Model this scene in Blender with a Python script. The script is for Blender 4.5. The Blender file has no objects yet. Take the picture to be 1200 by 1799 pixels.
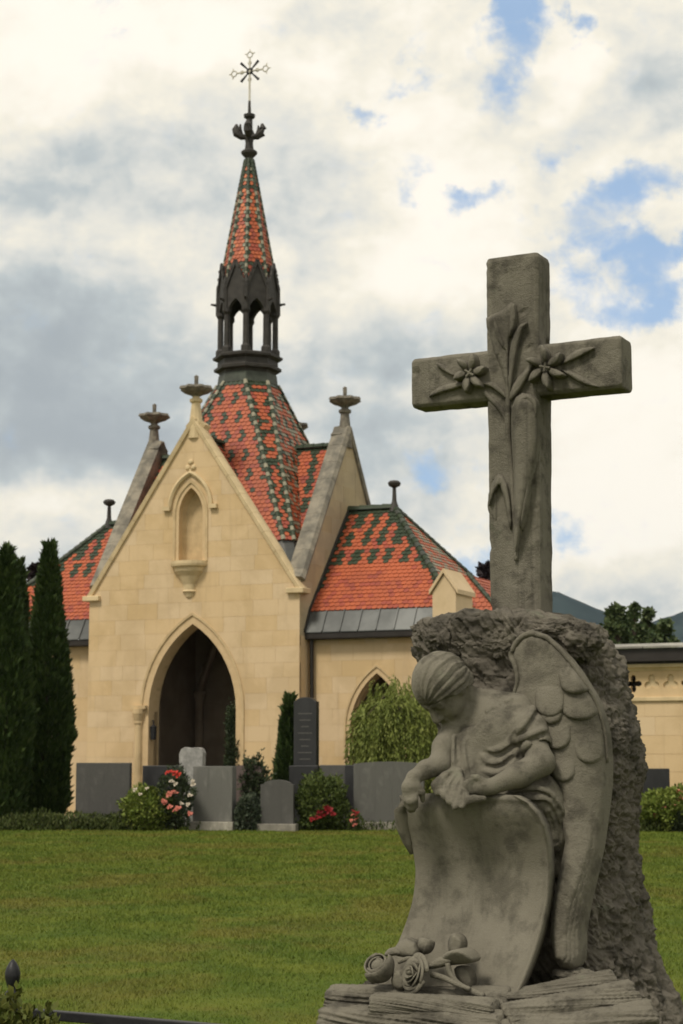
import bpy, bmesh, math, random
import numpy as np
from mathutils import Vector, geometry
R = math.radians
rng = np.random.default_rng(7)
random.seed(7)
sc = bpy.context.scene
COL = sc.collection

# ------------------------------------------------------------------ camera
FPX, CAMH, HORIZ = 3200.0, 1.6, 1330.0          # focal length in photo pixels, eye height, horizon row
PITCH = math.atan((HORIZ - 899.5) / FPX)
cam = bpy.data.cameras.new('camera')
camo = bpy.data.objects.new('camera', cam)
COL.objects.link(camo)
camo.location = (0, 0, CAMH)
camo.rotation_euler = (R(90) + PITCH, 0, 0)
cam.sensor_fit = 'VERTICAL'
cam.sensor_height = 36.0
cam.lens = 36.0 * FPX / 1799.0
cam.clip_start = 0.1
cam.clip_end = 9000
cam.dof.use_dof = True
cam.dof.focus_distance = 5.25
cam.dof.aperture_fstop = 13
sc.camera = camo
sc.view_settings.view_transform = 'Standard'
sc.view_settings.look = 'None'
sc.view_settings.gamma = 1
sc.view_settings.use_curve_mapping = False
sc.view_settings.exposure = 0.0
sc.render.engine = 'CYCLES'
sc.cycles.use_denoising = True
sc.cycles.max_bounces = 6
sc.cycles.filter_width = 1.7

FW = np.array([0, math.cos(PITCH), math.sin(PITCH)])
UP = np.array([0, -math.sin(PITCH), math.cos(PITCH)])
RT = np.array([1.0, 0, 0])
CP = np.array([0, 0, CAMH])

def ray(x, y):
    return (x - 600) / FPX * RT + (899.5 - y) / FPX * UP + FW

def at(x, y, Y):                                  # world point seen at a photo position, Y metres ahead
    d = ray(x, y)
    return CP + d * (Y / d[1])

# ------------------------------------------------------------------ node helper
class NT:
    def __init__(s, tree):
        s.t = tree
    def n(s, typ, inp=None, **kw):
        nd = s.t.nodes.new(typ)
        for k, v in kw.items():
            setattr(nd, k, v)
        for k, v in (inp or {}).items():
            if isinstance(v, bpy.types.NodeSocket):
                s.t.links.new(v, nd.inputs[k])
            else:
                nd.inputs[k].default_value = v
        return nd
    def m(s, op, a, b=0.0, c=None, clamp=False):
        nd = s.n('ShaderNodeMath', {0: a, 1: b}, operation=op, use_clamp=clamp)
        if c is not None:
            if isinstance(c, bpy.types.NodeSocket): s.t.links.new(c, nd.inputs[2])
            else: nd.inputs[2].default_value = c
        return nd.outputs[0]
    def vm(s, op, a, b=(0, 0, 0)):
        nd = s.n('ShaderNodeVectorMath', {0: a, 1: b}, operation=op)
        return nd.outputs['Value'] if op in ('LENGTH', 'DISTANCE', 'DOT_PRODUCT') else nd.outputs[0]
    def mix(s, f, a, b):
        nd = s.n('ShaderNodeMix', data_type='RGBA')
        for k, v in ((0, f), (6, a), (7, b)):
            if isinstance(v, bpy.types.NodeSocket): s.t.links.new(v, nd.inputs[k])
            else: nd.inputs[k].default_value = v if k == 0 else ((*v, 1) if len(v) == 3 else v)
        return nd.outputs[2]
    def noise(s, vec, scale, detail=4, rough=.55, dist=0.0, color=False):
        nd = s.n('ShaderNodeTexNoise', {'Vector': vec, 'Scale': scale, 'Detail': detail, 'Roughness': rough, 'Distortion': dist})
        return nd.outputs['Color' if color else 0]
    def step(s, v, a, b, lo=0.0, hi=1.0):
        nd = s.n('ShaderNodeMapRange', {'Value': v, 'From Min': a, 'From Max': b, 'To Min': lo, 'To Max': hi}, interpolation_type='SMOOTHSTEP')
        return nd.outputs[0]

# ------------------------------------------------------------------ world and sun
SUN_EL, SUN_AZ = 54.0, 220.0      # the sun stands behind the camera, to the left, veiled by cloud
w = bpy.data.worlds.new('World')
sc.world = w
w.use_nodes = True
w.node_tree.nodes.clear()
T = NT(w.node_tree)
BG = 0.1
sky = T.n('ShaderNodeTexSky', sky_type='NISHITA', sun_disc=False, sun_elevation=R(SUN_EL), sun_rotation=R(SUN_AZ))
gen = T.n('ShaderNodeTexCoord').outputs['Generated']
warp1 = T.n('ShaderNodeVectorMath', {0: T.noise(gen, 9, 5, .6, 0, True), 1: (.5, .5, .5)}, operation='SUBTRACT').outputs[0]
warp2 = T.n('ShaderNodeVectorMath', {0: T.noise(gen, 34, 6, .62, 0, True), 1: (.5, .5, .5)}, operation='SUBTRACT').outputs[0]
dirw = T.vm('ADD', gen, T.vm('ADD', T.vm('MULTIPLY', warp1, (.11, .11, .09)), T.vm('MULTIPLY', warp2, (.055, .055, .045))))
dirs = T.vm('ADD', gen, T.vm('MULTIPLY', warp1, (.07, .07, .05)))
def blobs(items, vec):
    tot = None
    for (x, y, rx, ry, wt) in items:
        d = ray(x, y); d = d / np.linalg.norm(d)
        df = T.vm('SUBTRACT', vec, tuple(d))
        ln = T.vm('LENGTH', T.vm('MULTIPLY', df, (FPX / rx, FPX / rx, FPX / ry)))
        v = T.step(ln, 0.0, 1.6, wt, 0.0)
        tot = v if tot is None else T.m('ADD', tot, v)
    return tot
# gaps of blue between the clouds (direction, size)
holes = blobs([(895, 70, 62, 110, 1.1), (625, 180, 55, 34, 1.15), (690, 95, 50, 50, .8), (1018, 75, 34, 34, 1.1), (885, 342, 55, 32, 1.2),
               (1135, 340, 100, 40, 1.0), (1045, 398, 85, 42, .95), (1105, 440, 110, 34, .75), (1085, 530, 120, 50, 1.0), (1165, 480, 60, 60, .9), (975, 470, 50, 50, .6), (800, 830, 80, 36, .95),
               (740, 320, 45, 55, .7), (985, 268, 55, 36, .8), (1000, 920, 50, 45, .8), (825, 965, 70, 45, .9), (930, 10, 60, 40, .8)], dirw)
fine = T.noise(T.vm('MULTIPLY', gen, (1, 1, 1.35)), 30, 9, .62, .3)
mid = T.noise(T.vm('MULTIPLY', gen, (1, 1, 1.5)), 7.0, 7, .52, .3)
big = T.noise(T.vm('MULTIPLY', gen, (1, 1, 1.7)), 3.2, 5, .5, .2)
away = T.step(T.vm('DOT_PRODUCT', gen, (0, 1, 0)), .80, .95)        # towards the view the gaps are the ones seen; elsewhere the same kind by noise
hgen = T.m('MULTIPLY', T.step(T.noise(gen, 5.5, 7, .58), .56, .72), T.m('SUBTRACT', 1.0, away))
hol = T.m('ADD', T.m('ADD', holes, hgen), T.m('MULTIPLY', T.m('SUBTRACT', fine, .5), 2.4))
blue = T.step(hol, .15, 1.30, 0, .90)
# dull grey bellies and bright rims of the clouds
grey = blobs([(60, 560, 330, 120, .55), (90, 730, 420, 120, .75), (180, 800, 260, 60, .3), (560, 430, 130, 130, .6), (330, 260, 260, 110, .38), (1135, 120, 95, 110, .5),
              (640, 830, 190, 80, .35), (830, 590, 200, 60, .3), (640, 640, 170, 70, .35), (560, 60, 150, 60, .25), (930, 800, 150, 90, .15), (1120, 1010, 120, 40, .35), (60, 1000, 180, 60, .25)], dirs)
lite = blobs([(150, 120, 260, 130, .4), (850, 440, 190, 100, .55), (1010, 140, 80, 90, .5), (700, 480, 110, 60, .4), (480, 520, 150, 60, .2), (1080, 740, 200, 200, .55),
              (780, 240, 140, 70, .4), (1100, 940, 200, 90, .35), (150, 430, 130, 60, .3), (90, 880, 170, 30, .35), (640, 960, 140, 80, .25)], dirs)
dens = T.m('ADD', T.m('SUBTRACT', lite, grey), T.m('ADD', T.m('MULTIPLY', T.m('SUBTRACT', mid, .5), 1.7), T.m('MULTIPLY', T.m('SUBTRACT', fine, .5), .65)))
dens = T.m('ADD', dens, T.m('MULTIPLY', T.m('SUBTRACT', big, .5), .5))
# billows: the side of each swell that faces the sun is brighter
def puff(sc_, off, det):
    p = T.vm('MULTIPLY', T.vm('ADD', gen, T.vm('MULTIPLY', warp1, (.03, .03, .02))), (1, 1, 1.3))
    a = T.noise(p, sc_, det, .55)
    return T.m('SUBTRACT', a, T.noise(T.vm('ADD', p, off), sc_, det, .55))
dens = T.m('ADD', dens, T.m('ADD', T.m('MULTIPLY', puff(11, (-.009, 0, .020), 4), 1.7), T.m('MULTIPLY', puff(30, (-.004, 0, .008), 4), .75)))
ramp = T.n('ShaderNodeValToRGB', {0: T.step(dens, -1.15, .68)})
cr = ramp.color_ramp
K = 1.0 / BG
cr.elements[0].position = 0.0; cr.elements[0].color = (.40 * K, .445 * K, .475 * K, 1)
cr.elements[1].position = 1.0; cr.elements[1].color = (1.08 * K, 1.02 * K, .90 * K, 1)
for p_, c_ in ((.27, (.53, .58, .59)), (.52, (.76, .76, .71)), (.78, (.95, .90, .77))):
    e = cr.elements.new(p_); e.color = tuple(x * K for x in c_) + (1,)
bluec = T.mix(.6, sky.outputs[0], (.36 * K, .60 * K, .95 * K))
colr = T.mix(blue, ramp.outputs[0], bluec)
bg = T.n('ShaderNodeBackground', {'Color': colr, 'Strength': BG})
T.n('ShaderNodeOutputWorld', {'Surface': bg.outputs[0]})

sun = bpy.data.lights.new('sun', 'SUN')
sun.energy = 2.65
sun.angle = R(13)
sun.color = (1, .93, .80)
suno = bpy.data.objects.new('sun', sun)
COL.objects.link(suno)
az = R(SUN_AZ)
sd = Vector((math.sin(az) * math.cos(R(SUN_EL)), math.cos(az) * math.cos(R(SUN_EL)), math.sin(R(SUN_EL))))   # towards the sun
suno.rotation_euler = sd.to_track_quat('Z', 'Y').to_euler()
suno.location = (0, 0, 60)

# ------------------------------------------------------------------ materials
def material(name, build):
    m = bpy.data.materials.new(name)
    m.use_nodes = True
    t = NT(m.node_tree)
    m.node_tree.nodes.clear()
    out = t.n('ShaderNodeOutputMaterial')
    b = t.n('ShaderNodeBsdfPrincipled')
    t.t.links.new(b.outputs[0], out.inputs[0])
    build(t, b)
    return m
def setp(t, b, **kw):
    for k, v in kw.items():
        k = k.replace('_', ' ')
        if isinstance(v, bpy.types.NodeSocket): t.t.links.new(v, b.inputs[k])
        else: b.inputs[k].default_value = (*v, 1) if isinstance(v, tuple) and len(v) == 3 else v
def bump(t, b, h, strength, dist):
    nd = t.n('ShaderNodeBump', {'Height': h, 'Strength': strength, 'Distance': dist})
    t.t.links.new(nd.outputs[0], b.inputs['Normal'])
def simple(name, c1, c2, scale=4.0, rough=.8, bmp=.2, bdist=.01, metal=0.0, rand=0.0, stretch=(1, 1, 1), spec=.3, bscale=6):
    def f(t, b):
        co = t.n('ShaderNodeTexCoord').outputs['Object']
        co = t.vm('MULTIPLY', co, stretch)
        n = t.noise(co, scale, 7, .6)
        col = t.mix(t.step(n, .34, .66), c1, c2)
        if rand:
            oi = t.n('ShaderNodeObjectInfo').outputs['Random']
            hs = t.n('ShaderNodeHueSaturation', {'Color': col, 'Value': t.step(oi, 0, 1, 1 - rand, 1 + rand), 'Hue': t.step(oi, 0, 1, .5 - rand * .03, .5 + rand * .03)})
            col = hs.outputs[0]
        setp(t, b, Base_Color=col, Roughness=rough, Metallic=metal, Specular_IOR_Level=spec)
        if bmp: bump(t, b, t.noise(co, scale * bscale, 6, .65), bmp, bdist)
    return material(name, f)

def ashlar_mat(name, c1, c2, dirt, rand):
    def f(t, b):
        co = t.n('ShaderNodeTexCoord').outputs['Object']
        n = t.noise(co, .8, 8, .62, .4)
        col = t.mix(t.step(n, .40, .62), c1, c2)
        st = t.noise(t.vm('MULTIPLY', co, (3.2, 3.2, .28)), 1.6, 6, .6)          # rain streaks and stains
        col = t.mix(t.step(st, .52, .76, 0, .42), col, dirt)
        sp = t.noise(co, 9, 5, .65)
        col = t.mix(t.step(sp, .55, .75, 0, .22), col, dirt)
        oi = t.n('ShaderNodeObjectInfo').outputs['Random']
        col = t.n('ShaderNodeHueSaturation', {'Color': col, 'Value': t.step(oi, 0, 1, 1 - rand, 1 + rand), 'Saturation': t.step(oi, 0, 1, 1.05, .92)}).outputs[0]
        setp(t, b, Base_Color=col, Roughness=.88, Specular_IOR_Level=.2)
        bump(t, b, t.noise(co, 24, 6, .65), .25, .012)
    return material(name, f)
M = {}
M['ashlar'] = ashlar_mat('cream_ashlar', (.605, .450, .268), (.53, .388, .220), (.43, .31, .185), .014)
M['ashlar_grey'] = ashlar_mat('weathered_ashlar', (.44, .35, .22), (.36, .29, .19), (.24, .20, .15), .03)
M['mortar'] = simple('pale_mortar', (.575, .425, .25), (.52, .38, .215), 5, .9, .2)
M['dressed'] = simple('dressed_stone', (.56, .42, .24), (.45, .335, .19), 3, .85, .25, .006)
M['coping'] = simple('pale_coping', (.64, .50, .30), (.50, .39, .23), 2.2, .85, .3)
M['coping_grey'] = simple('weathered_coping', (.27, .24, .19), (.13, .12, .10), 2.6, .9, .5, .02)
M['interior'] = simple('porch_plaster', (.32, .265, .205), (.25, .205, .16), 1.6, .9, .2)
M['doorwood'] = simple('dark_wood', (.05, .034, .024), (.035, .025, .018), 3, .7, .3, stretch=(6, 6, 1))
M['t_red'] = simple('red_tile', (.41, .098, .038), (.33, .078, .034), 2.3, .55, .3, rand=0.0, spec=.35)
M['t_red2'] = simple('dark_red_tile', (.33, .070, .041), (.25, .055, .035), 2.3, .55, .3, spec=.35)
M['t_green'] = simple('green_glazed_tile', (.022, .036, .018), (.038, .050, .028), 3, .5, .2, spec=.3)
M['t_cream_glint'] = simple('cream_tile_and_glint', (.27, .25, .18), (.19, .18, .13), 3, .5, .2)  # real cream hip tiles, and the glint painted on outward roof slopes
M['t_orange'] = simple('orange_tile', (.52, .15, .055), (.44, .115, .05), 3, .5, .2)
M['underlay'] = simple('roof_boarding', (.06, .03, .022), (.045, .025, .02), 3, .9, 0)
M['lead'] = simple('lead_sheet', (.105, .105, .10), (.07, .072, .07), 2.0, .55, .2, metal=.25)
M['apron'] = simple('weathered_sheet_metal', (.105, .108, .105), (.065, .068, .066), 1.4, .45, .15, metal=.35, rand=.12)
M['gutter'] = simple('dark_gutter', (.022, .018, .016), (.03, .025, .022), 3, .5, 0)
M['verdigris'] = simple('dark_copper', (.075, .085, .068), (.05, .055, .046), 4, .6, .2, metal=.2)
M['lantern'] = simple('dark_lantern_metal', (.050, .045, .040), (.032, .029, .026), 5, .6, .25, metal=.15)
M['iron'] = simple('black_iron', (.014, .014, .016), (.022, .022, .024), 8, .45, .2)
M['giltpale'] = simple('pale_gilt', (.62, .58, .50), (.50, .46, .38), 6, .4, 0, metal=.3)
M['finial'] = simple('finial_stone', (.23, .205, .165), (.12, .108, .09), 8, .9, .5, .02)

# ------------------------------------------------------------------ object helpers
def link(o, parent=None):
    COL.objects.link(o)
    if parent is not None: o.parent = parent
    return o
def thing(name, label, cat, loc=(0, 0, 0), rz=0.0, group=None):
    o = bpy.data.objects.new(name, None)
    COL.objects.link(o)
    o.location = loc; o.rotation_euler = (0, 0, rz)
    o.empty_display_size = .2
    return tag(o, label, cat, group)
def tag(o, label, cat, group=None):
    o['label'] = label; o['category'] = cat
    if group: o['group'] = group
    return o
def kind(o, k): o['kind'] = k; return o

def npmesh(name, V, F, mats, parent=None, smooth=False, mi=None):
    """V (n,3) array, F (m,k) array of faces with equal vertex count"""
    V = np.asarray(V, np.float32); F = np.asarray(F, np.int32)
    me = bpy.data.meshes.new(name)
    me.vertices.add(len(V)); me.vertices.foreach_set('co', V.ravel())
    k = F.shape[1]
    me.loops.add(F.size); me.loops.foreach_set('vertex_index', F.ravel())
    me.polygons.add(len(F)); me.polygons.foreach_set('loop_start', np.arange(len(F), dtype=np.int32) * k)
    if mi is not None: me.polygons.foreach_set('material_index', np.asarray(mi, np.int32))
    me.polygons.foreach_set('use_smooth', np.full(len(F), smooth))
    for m_ in (mats if isinstance(mats, (list, tuple)) else [mats]): me.materials.append(m_)
    me.update(calc_edges=True)
    o = bpy.data.objects.new(name, me)
    return link(o, parent)

class MB:
    """collects faces, built as ONE mesh object"""
    def __init__(s, P=None): s.V = []; s.F = []; s.I = []; s.P = P
    def v(s, *p):
        s.V.append(tuple(s.P(*p)) if s.P else tuple(p)); return len(s.V) - 1
    def face(s, pts, i=0):
        s.F.append([s.v(*p) for p in pts]); s.I.append(i)
    def hexa(s, b, t, i=0):                       # two matching rings of points
        n = len(b); ib = [s.v(*p) for p in b]; it = [s.v(*p) for p in t]
        s.F += [ib[::-1], it]; s.I += [i, i]
        for k in range(n):
            s.F.append([ib[k], ib[(k + 1) % n], it[(k + 1) % n], it[k]]); s.I.append(i)
    def box(s, a, b, i=0):
        (x0, y0, z0), (x1, y1, z1) = a, b
        s.hexa([(x0, y0, z0), (x1, y0, z0), (x1, y1, z0), (x0, y1, z0)], [(x0, y0, z1), (x1, y0, z1), (x1, y1, z1), (x0, y1, z1)], i)
    def beam(s, p, q, wd, ht, up=(0, 0, 1), i=0):
        p, q, up = Vector(p), Vector(q), Vector(up)
        d = (q - p).normalized(); sx = d.cross(up).normalized() * wd / 2; sz = sx.cross(d).normalized() * ht / 2
        s.hexa([p - sx - sz, p + sx - sz, p + sx + sz, p - sx + sz], [q - sx - sz, q + sx - sz, q + sx + sz, q - sx + sz], i)
    def rings(s, rings, caps=True, i=0, closed=True):
        idx = [[s.v(*p) for p in r] for r in rings]
        n = len(rings[0])
        for a, b in zip(idx, idx[1:]):
            for k in range(n if closed else n - 1):
                s.F.append([a[k], a[(k + 1) % n], b[(k + 1) % n], b[k]]); s.I.append(i)
        if caps:
            s.F += [idx[0][::-1], idx[-1]]; s.I += [i, i]
    def lathe(s, prof, n=16, c=(0, 0, 0), i=0, ph=0.0, lobes=0, amp=0.0):
        s.rings([[(c[0] + r * (1 + (amp * math.cos(lobes * (ph + 2 * math.pi * k / n)) if lobes else 0)) * math.cos(ph + 2 * math.pi * k / n),
                   c[1] + r * (1 + (amp * math.cos(lobes * (ph + 2 * math.pi * k / n)) if lobes else 0)) * math.sin(ph + 2 * math.pi * k / n), c[2] + z) for k in range(n)] for r, z in prof], i=i)
    def tube(s, pts, rad, n=8, i=0):
        pts = [Vector(p) for p in pts]
        rad = rad if hasattr(rad, '__len__') else [rad] * len(pts)
        rr = []
        for k, p in enumerate(pts):
            d = (pts[min(k + 1, len(pts) - 1)] - pts[max(k - 1, 0)]).normalized()
            a = d.cross(Vector((.31, .17, .93)) if abs(d.z) < .9 else Vector((1, 0, 0))).normalized(); b = d.cross(a)
            rr.append([p + (a * math.cos(2 * math.pi * j / n) + b * math.sin(2 * math.pi * j / n)) * rad[k] for j in range(n)])
        s.rings(rr, i=i)
    def prism(s, loops, fn, d0, d1, i=0, back=True):
        """loops: outer 2-D outline and holes; fn(a, b, d) gives the 3-D point"""
        flat = [p for l in loops for p in l]
        tris = geometry.tessellate_polygon([[Vector((p[0], p[1], 0)) for p in l] for l in loops])
        f = [s.v(*fn(p[0], p[1], d0)) for p in flat]
        g = [s.v(*fn(p[0], p[1], d1)) for p in flat]
        for t in tris:
            s.F.append([f[j] for j in t]); s.I.append(i)
            if back: s.F.append([g[j] for j in reversed(t)]); s.I.append(i)
        o = 0
        for l in loops:
            for k in range(len(l)):
                k2 = (k + 1) % len(l)
                s.F.append([f[o + k], f[o + k2], g[o + k2], g[o + k]]); s.I.append(i)
            o += len(l)
    def build(s, name, mats, parent=None, smooth=False, recalc=True, bevel=0.0):
        me = bpy.data.meshes.new(name)
        me.from_pydata(s.V, [], s.F)
        me.polygons.foreach_set('material_index', s.I)
        if recalc:
            bm = bmesh.new(); bm.from_mesh(me)
            bmesh.ops.recalc_face_normals(bm, faces=bm.faces); bm.to_mesh(me); bm.free()
        me.polygons.foreach_set('use_smooth', [smooth] * len(me.polygons))
        for m_ in (mats if isinstance(mats, (list, tuple)) else [mats]): me.materials.append(m_)
        me.update()
        o = link(bpy.data.objects.new(name, me), parent)
        if bevel:
            b = o.modifiers.new('edge', 'BEVEL'); b.width = bevel; b.segments = 2; b.limit_method = 'ANGLE'; b.angle_limit = R(40)
        return o

def copy_tree(o, parent=None):
    c = o.copy(); COL.objects.link(c)
    if parent is not None: c.parent = parent
    for ch in list(o.children): copy_tree(ch, c)
    return c

# gradient noise on arrays of points
_perm = np.random.default_rng(3).permutation(256); _perm = np.concatenate([_perm, _perm])
_grad = np.random.default_rng(4).normal(size=(256, 3)).astype(np.float32); _grad /= np.linalg.norm(_grad, axis=1)[:, None]
def pnoise(P):
    P = np.asarray(P, np.float32)
    i = np.floor(P).astype(np.int32); f = P - i; i &= 255
    u = f * f * f * (f * (f * 6 - 15) + 10)
    def g(dx, dy, dz):
        h = _perm[_perm[_perm[(i[..., 0] + dx) & 255] + ((i[..., 1] + dy) & 255)] + ((i[..., 2] + dz) & 255)]
        gr = _grad[h]
        return gr[..., 0] * (f[..., 0] - dx) + gr[..., 1] * (f[..., 1] - dy) + gr[..., 2] * (f[..., 2] - dz)
    x0 = g(0, 0, 0) * (1 - u[..., 0]) + g(1, 0, 0) * u[..., 0]
    x1 = g(0, 1, 0) * (1 - u[..., 0]) + g(1, 1, 0) * u[..., 0]
    x2 = g(0, 0, 1) * (1 - u[..., 0]) + g(1, 0, 1) * u[..., 0]
    x3 = g(0, 1, 1) * (1 - u[..., 0]) + g(1, 1, 1) * u[..., 0]
    y0 = x0 * (1 - u[..., 1]) + x1 * u[..., 1]; y1 = x2 * (1 - u[..., 1]) + x3 * u[..., 1]
    return y0 * (1 - u[..., 2]) + y1 * u[..., 2]
def fbm(P, oct=4, gain=.5):
    a = 1.0; t = 0
    for k in range(oct):
        t = t + a * pnoise(np.asarray(P) * (2 ** k) + 17.3 * k); a *= gain
    return t

# convex clipping in 2-D
def clip_half(poly, a, b, c):                     # keep a*x + b*y + c >= 0
    out = []
    for k in range(len(poly)):
        p, q = poly[k], poly[(k + 1) % len(poly)]
        dp, dq = a * p[0] + b * p[1] + c, a * q[0] + b * q[1] + c
        if dp >= 0: out.append(p)
        if (dp >= 0) != (dq >= 0):
            t = dp / (dp - dq); out.append((p[0] + t * (q[0] - p[0]), p[1] + t * (q[1] - p[1])))
    return out
def area(poly): return .5 * sum(poly[k][0] * poly[(k + 1) % len(poly)][1] - poly[(k + 1) % len(poly)][0] * poly[k][1] for k in range(len(poly))) if len(poly) > 2 else 0
def edges(poly):                                  # inward half-planes of a convex polygon
    if area(poly) < 0: poly = poly[::-1]
    r = []
    for k in range(len(poly)):
        (x0, y0), (x1, y1) = poly[k], poly[(k + 1) % len(poly)]
        r.append((-(y1 - y0), x1 - x0, (y1 - y0) * x0 - (x1 - x0) * y0))
    return r
def clip_in(poly, cutter):
    for a, b, c in edges(cutter):
        poly = clip_half(poly, a, b, c)
        if len(poly) < 3: return []
    return poly
def clip_out(poly, cutter):                       # polygon minus a convex cutter: convex pieces
    res = []; rest = poly
    if not clip_in(poly, cutter): return [poly]
    for a, b, c in edges(cutter):
        pc = clip_half(rest, -a, -b, -c)
        if len(pc) > 2 and abs(area(pc)) > 1e-4: res.append(pc)
        rest = clip_half(rest, a, b, c)
        if len(rest) < 3: break
    return res

def arch(uc, a, zs, rise, n=10, foot=None):
    """outline of a pointed arch (half width a, spring line zs), jambs down to foot"""
    r = (a * a + rise * rise) / (2 * a); cx = r - a; th = math.atan2(rise, cx)
    right = [(uc - cx + r * math.cos(th * k / n), zs + r * math.sin(th * k / n)) for k in range(n + 1)]
    left = [(2 * uc - p[0], p[1]) for p in right[::-1][1:]]
    pts = right + left
    if foot is not None: pts = [(uc + a, foot)] + pts + [(uc - a, foot)]
    return pts

def ashlar(parent, fn, outline, holes, bw, bh, mat, thick=.09, joint=.005, name='stone_block', seed=0, backing=None, back_holes=None, back_depth=.45):
    """wall of separate blocks with recessed joints, on a backing wall; fn(a, b, d): d metres behind the face"""
    rn = random.Random(seed)
    xs = [p[0] for p in outline]; ys = [p[1] for p in outline]
    row = 0; y = min(ys); objs = []
    while y < max(ys) - 1e-3:
        y1 = min(y + bh * rn.uniform(.93, 1.07), max(ys) + .01)
        if max(ys) - y1 < .12: y1 = max(ys) + .01
        x = min(xs) - (bw * .5 if row % 2 else 0) - rn.uniform(0, .1)
        while x < max(xs):
            x1 = x + bw * rn.uniform(.8, 1.2)
            cell = clip_in([(x + joint / 2, y + joint / 2), (x1 - joint / 2, y + joint / 2), (x1 - joint / 2, y1 - joint / 2), (x + joint / 2, y1 - joint / 2)], outline)
            x = x1
            pcs = [cell] if len(cell) > 2 else []
            for h in holes: pcs = [q for p in pcs for q in clip_out(p, h)]
            pcs = [p for p in pcs if abs(area(p)) > .006]
            if not pcs: continue
            mb = MB(); pr = rn.uniform(0, .003)
            for p in pcs:
                f = [fn(a, b, -pr) for a, b in p]; g = [fn(a, b, thick) for a, b in p]
                mb.hexa(f, g)
            objs.append(mb.build(name, mat, parent))
        y = y1; row += 1
    if backing is not None:
        mb = MB()
        pcs = [outline]
        for h in (back_holes if back_holes is not None else holes): pcs = [q for p in pcs for q in clip_out(p, h)]
        for p in pcs:
            mb.hexa([fn(a, b, .004) for a, b in p], [fn(a, b, back_depth) for a, b in p])
        mb.build('wall', backing, parent)
    return objs

def tiles(parent, o, e, s, outline, mats, colour, tw=.150, ex=.140, name='roof_tiles', seed=0):
    """plain tiles laid in courses on one roof plane: o origin, e along the eave, s up the slope; joined (several hundred small tiles)"""
    o, e, s = Vector(o), Vector(e).normalized(), Vector(s).normalized()
    nrm = e.cross(s).normalized()
    if nrm.z < 0: nrm = -nrm
    rn = random.Random(seed)
    mb = MB()
    bmin = min(p[1] for p in outline); bmax = max(p[1] for p in outline)
    amin = min(p[0] for p in outline); amax = max(p[0] for p in outline)
    ed = edges(outline); hips = [e_ for e_ in ed if abs(e_[0]) > .3 * math.hypot(e_[0], e_[1])]    # sloping sides
    nrow = int(math.ceil((bmax - bmin) / ex)); ncol = int(math.ceil((amax - amin) / tw)) + 2
    P = lambda a, b, h: o + e * a + s * b + nrm * h
    for r in range(nrow):
        b0 = bmin + r * ex
        for c in range(-1, ncol):
            a0 = amin + (c + .5 * (r % 2)) * tw
            j = rn.uniform(-.004, .004)
            g = .004
            poly = [(a0 + g, b0 + ex * 1.25), (a0 + g, b0 + .03 + j), (a0 + tw * .28, b0 + j), (a0 + tw * .72, b0 + j), (a0 + tw - g, b0 + .03 + j), (a0 + tw - g, b0 + ex * 1.25)]
            q = clip_in(poly, outline)
            if len(q) < 3 or abs(area(q)) < 1e-4: continue
            lift = .022 + rn.uniform(0, .008)
            mx, my = sum(p[0] for p in q) / len(q), sum(p[1] for p in q) / len(q)
            rn.edge = min(abs(A * mx + B * my + C_) / math.hypot(A, B) for A, B, C_ in hips) if hips else 9
            i = colour(r, c + .5 * (r % 2), nrow, rn)
            hh = lambda b: .004 + lift * (1 - (b - b0) / (ex * 1.25))
            mb.face([P(a, b, hh(b)) for a, b in q], i)
            for k in range(len(q)):
                p1, p2 = q[k], q[(k + 1) % len(q)]
                if p1[1] < b0 + .04 and p2[1] < b0 + .04:
                    mb.face([P(p1[0], p1[1], hh(p1[1])), P(p2[0], p2[1], hh(p2[1])), P(p2[0], p2[1], -.002), P(p1[0], p1[1], -.002)], i)
    ob = mb.build(name, mats, parent, recalc=False)
    kind(ob, 'stuff')
    ub = MB(); ub.face([P(a, b, -.004) for a, b in outline])
    ub.build('roof_boarding', M['underlay'], parent)
    return ob

def ridge_tiles(parent, p, q, rad, mats, seg=.24, name='ridge_tiles', pick=None, squash=1.0):
    """half-round capping tiles one after the other along a ridge or hip"""
    p, q = Vector(p), Vector(q); L = (q - p).length; n = max(1, int(L / seg)); d = (q - p) / L
    side = d.cross(Vector((0, 0, 1))).normalized(); up = side.cross(d).normalized()
    mb = MB()
    for k in range(n):
        a = p + d * (L * k / n); b = p + d * (L * (k + 1.12) / n)
        rr = []
        for pt, rd in ((a, rad * 1.12), (b, rad * .9)):
            rr.append([pt + side * rd * math.cos(t) + up * rd * squash * math.sin(t) for t in [math.pi * j / 6 for j in range(7)]])
        mb.rings(rr, i=(pick(k, n) if pick else 0), closed=True)
    return kind(mb.build(name, mats, parent, recalc=True), 'stuff')

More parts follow.
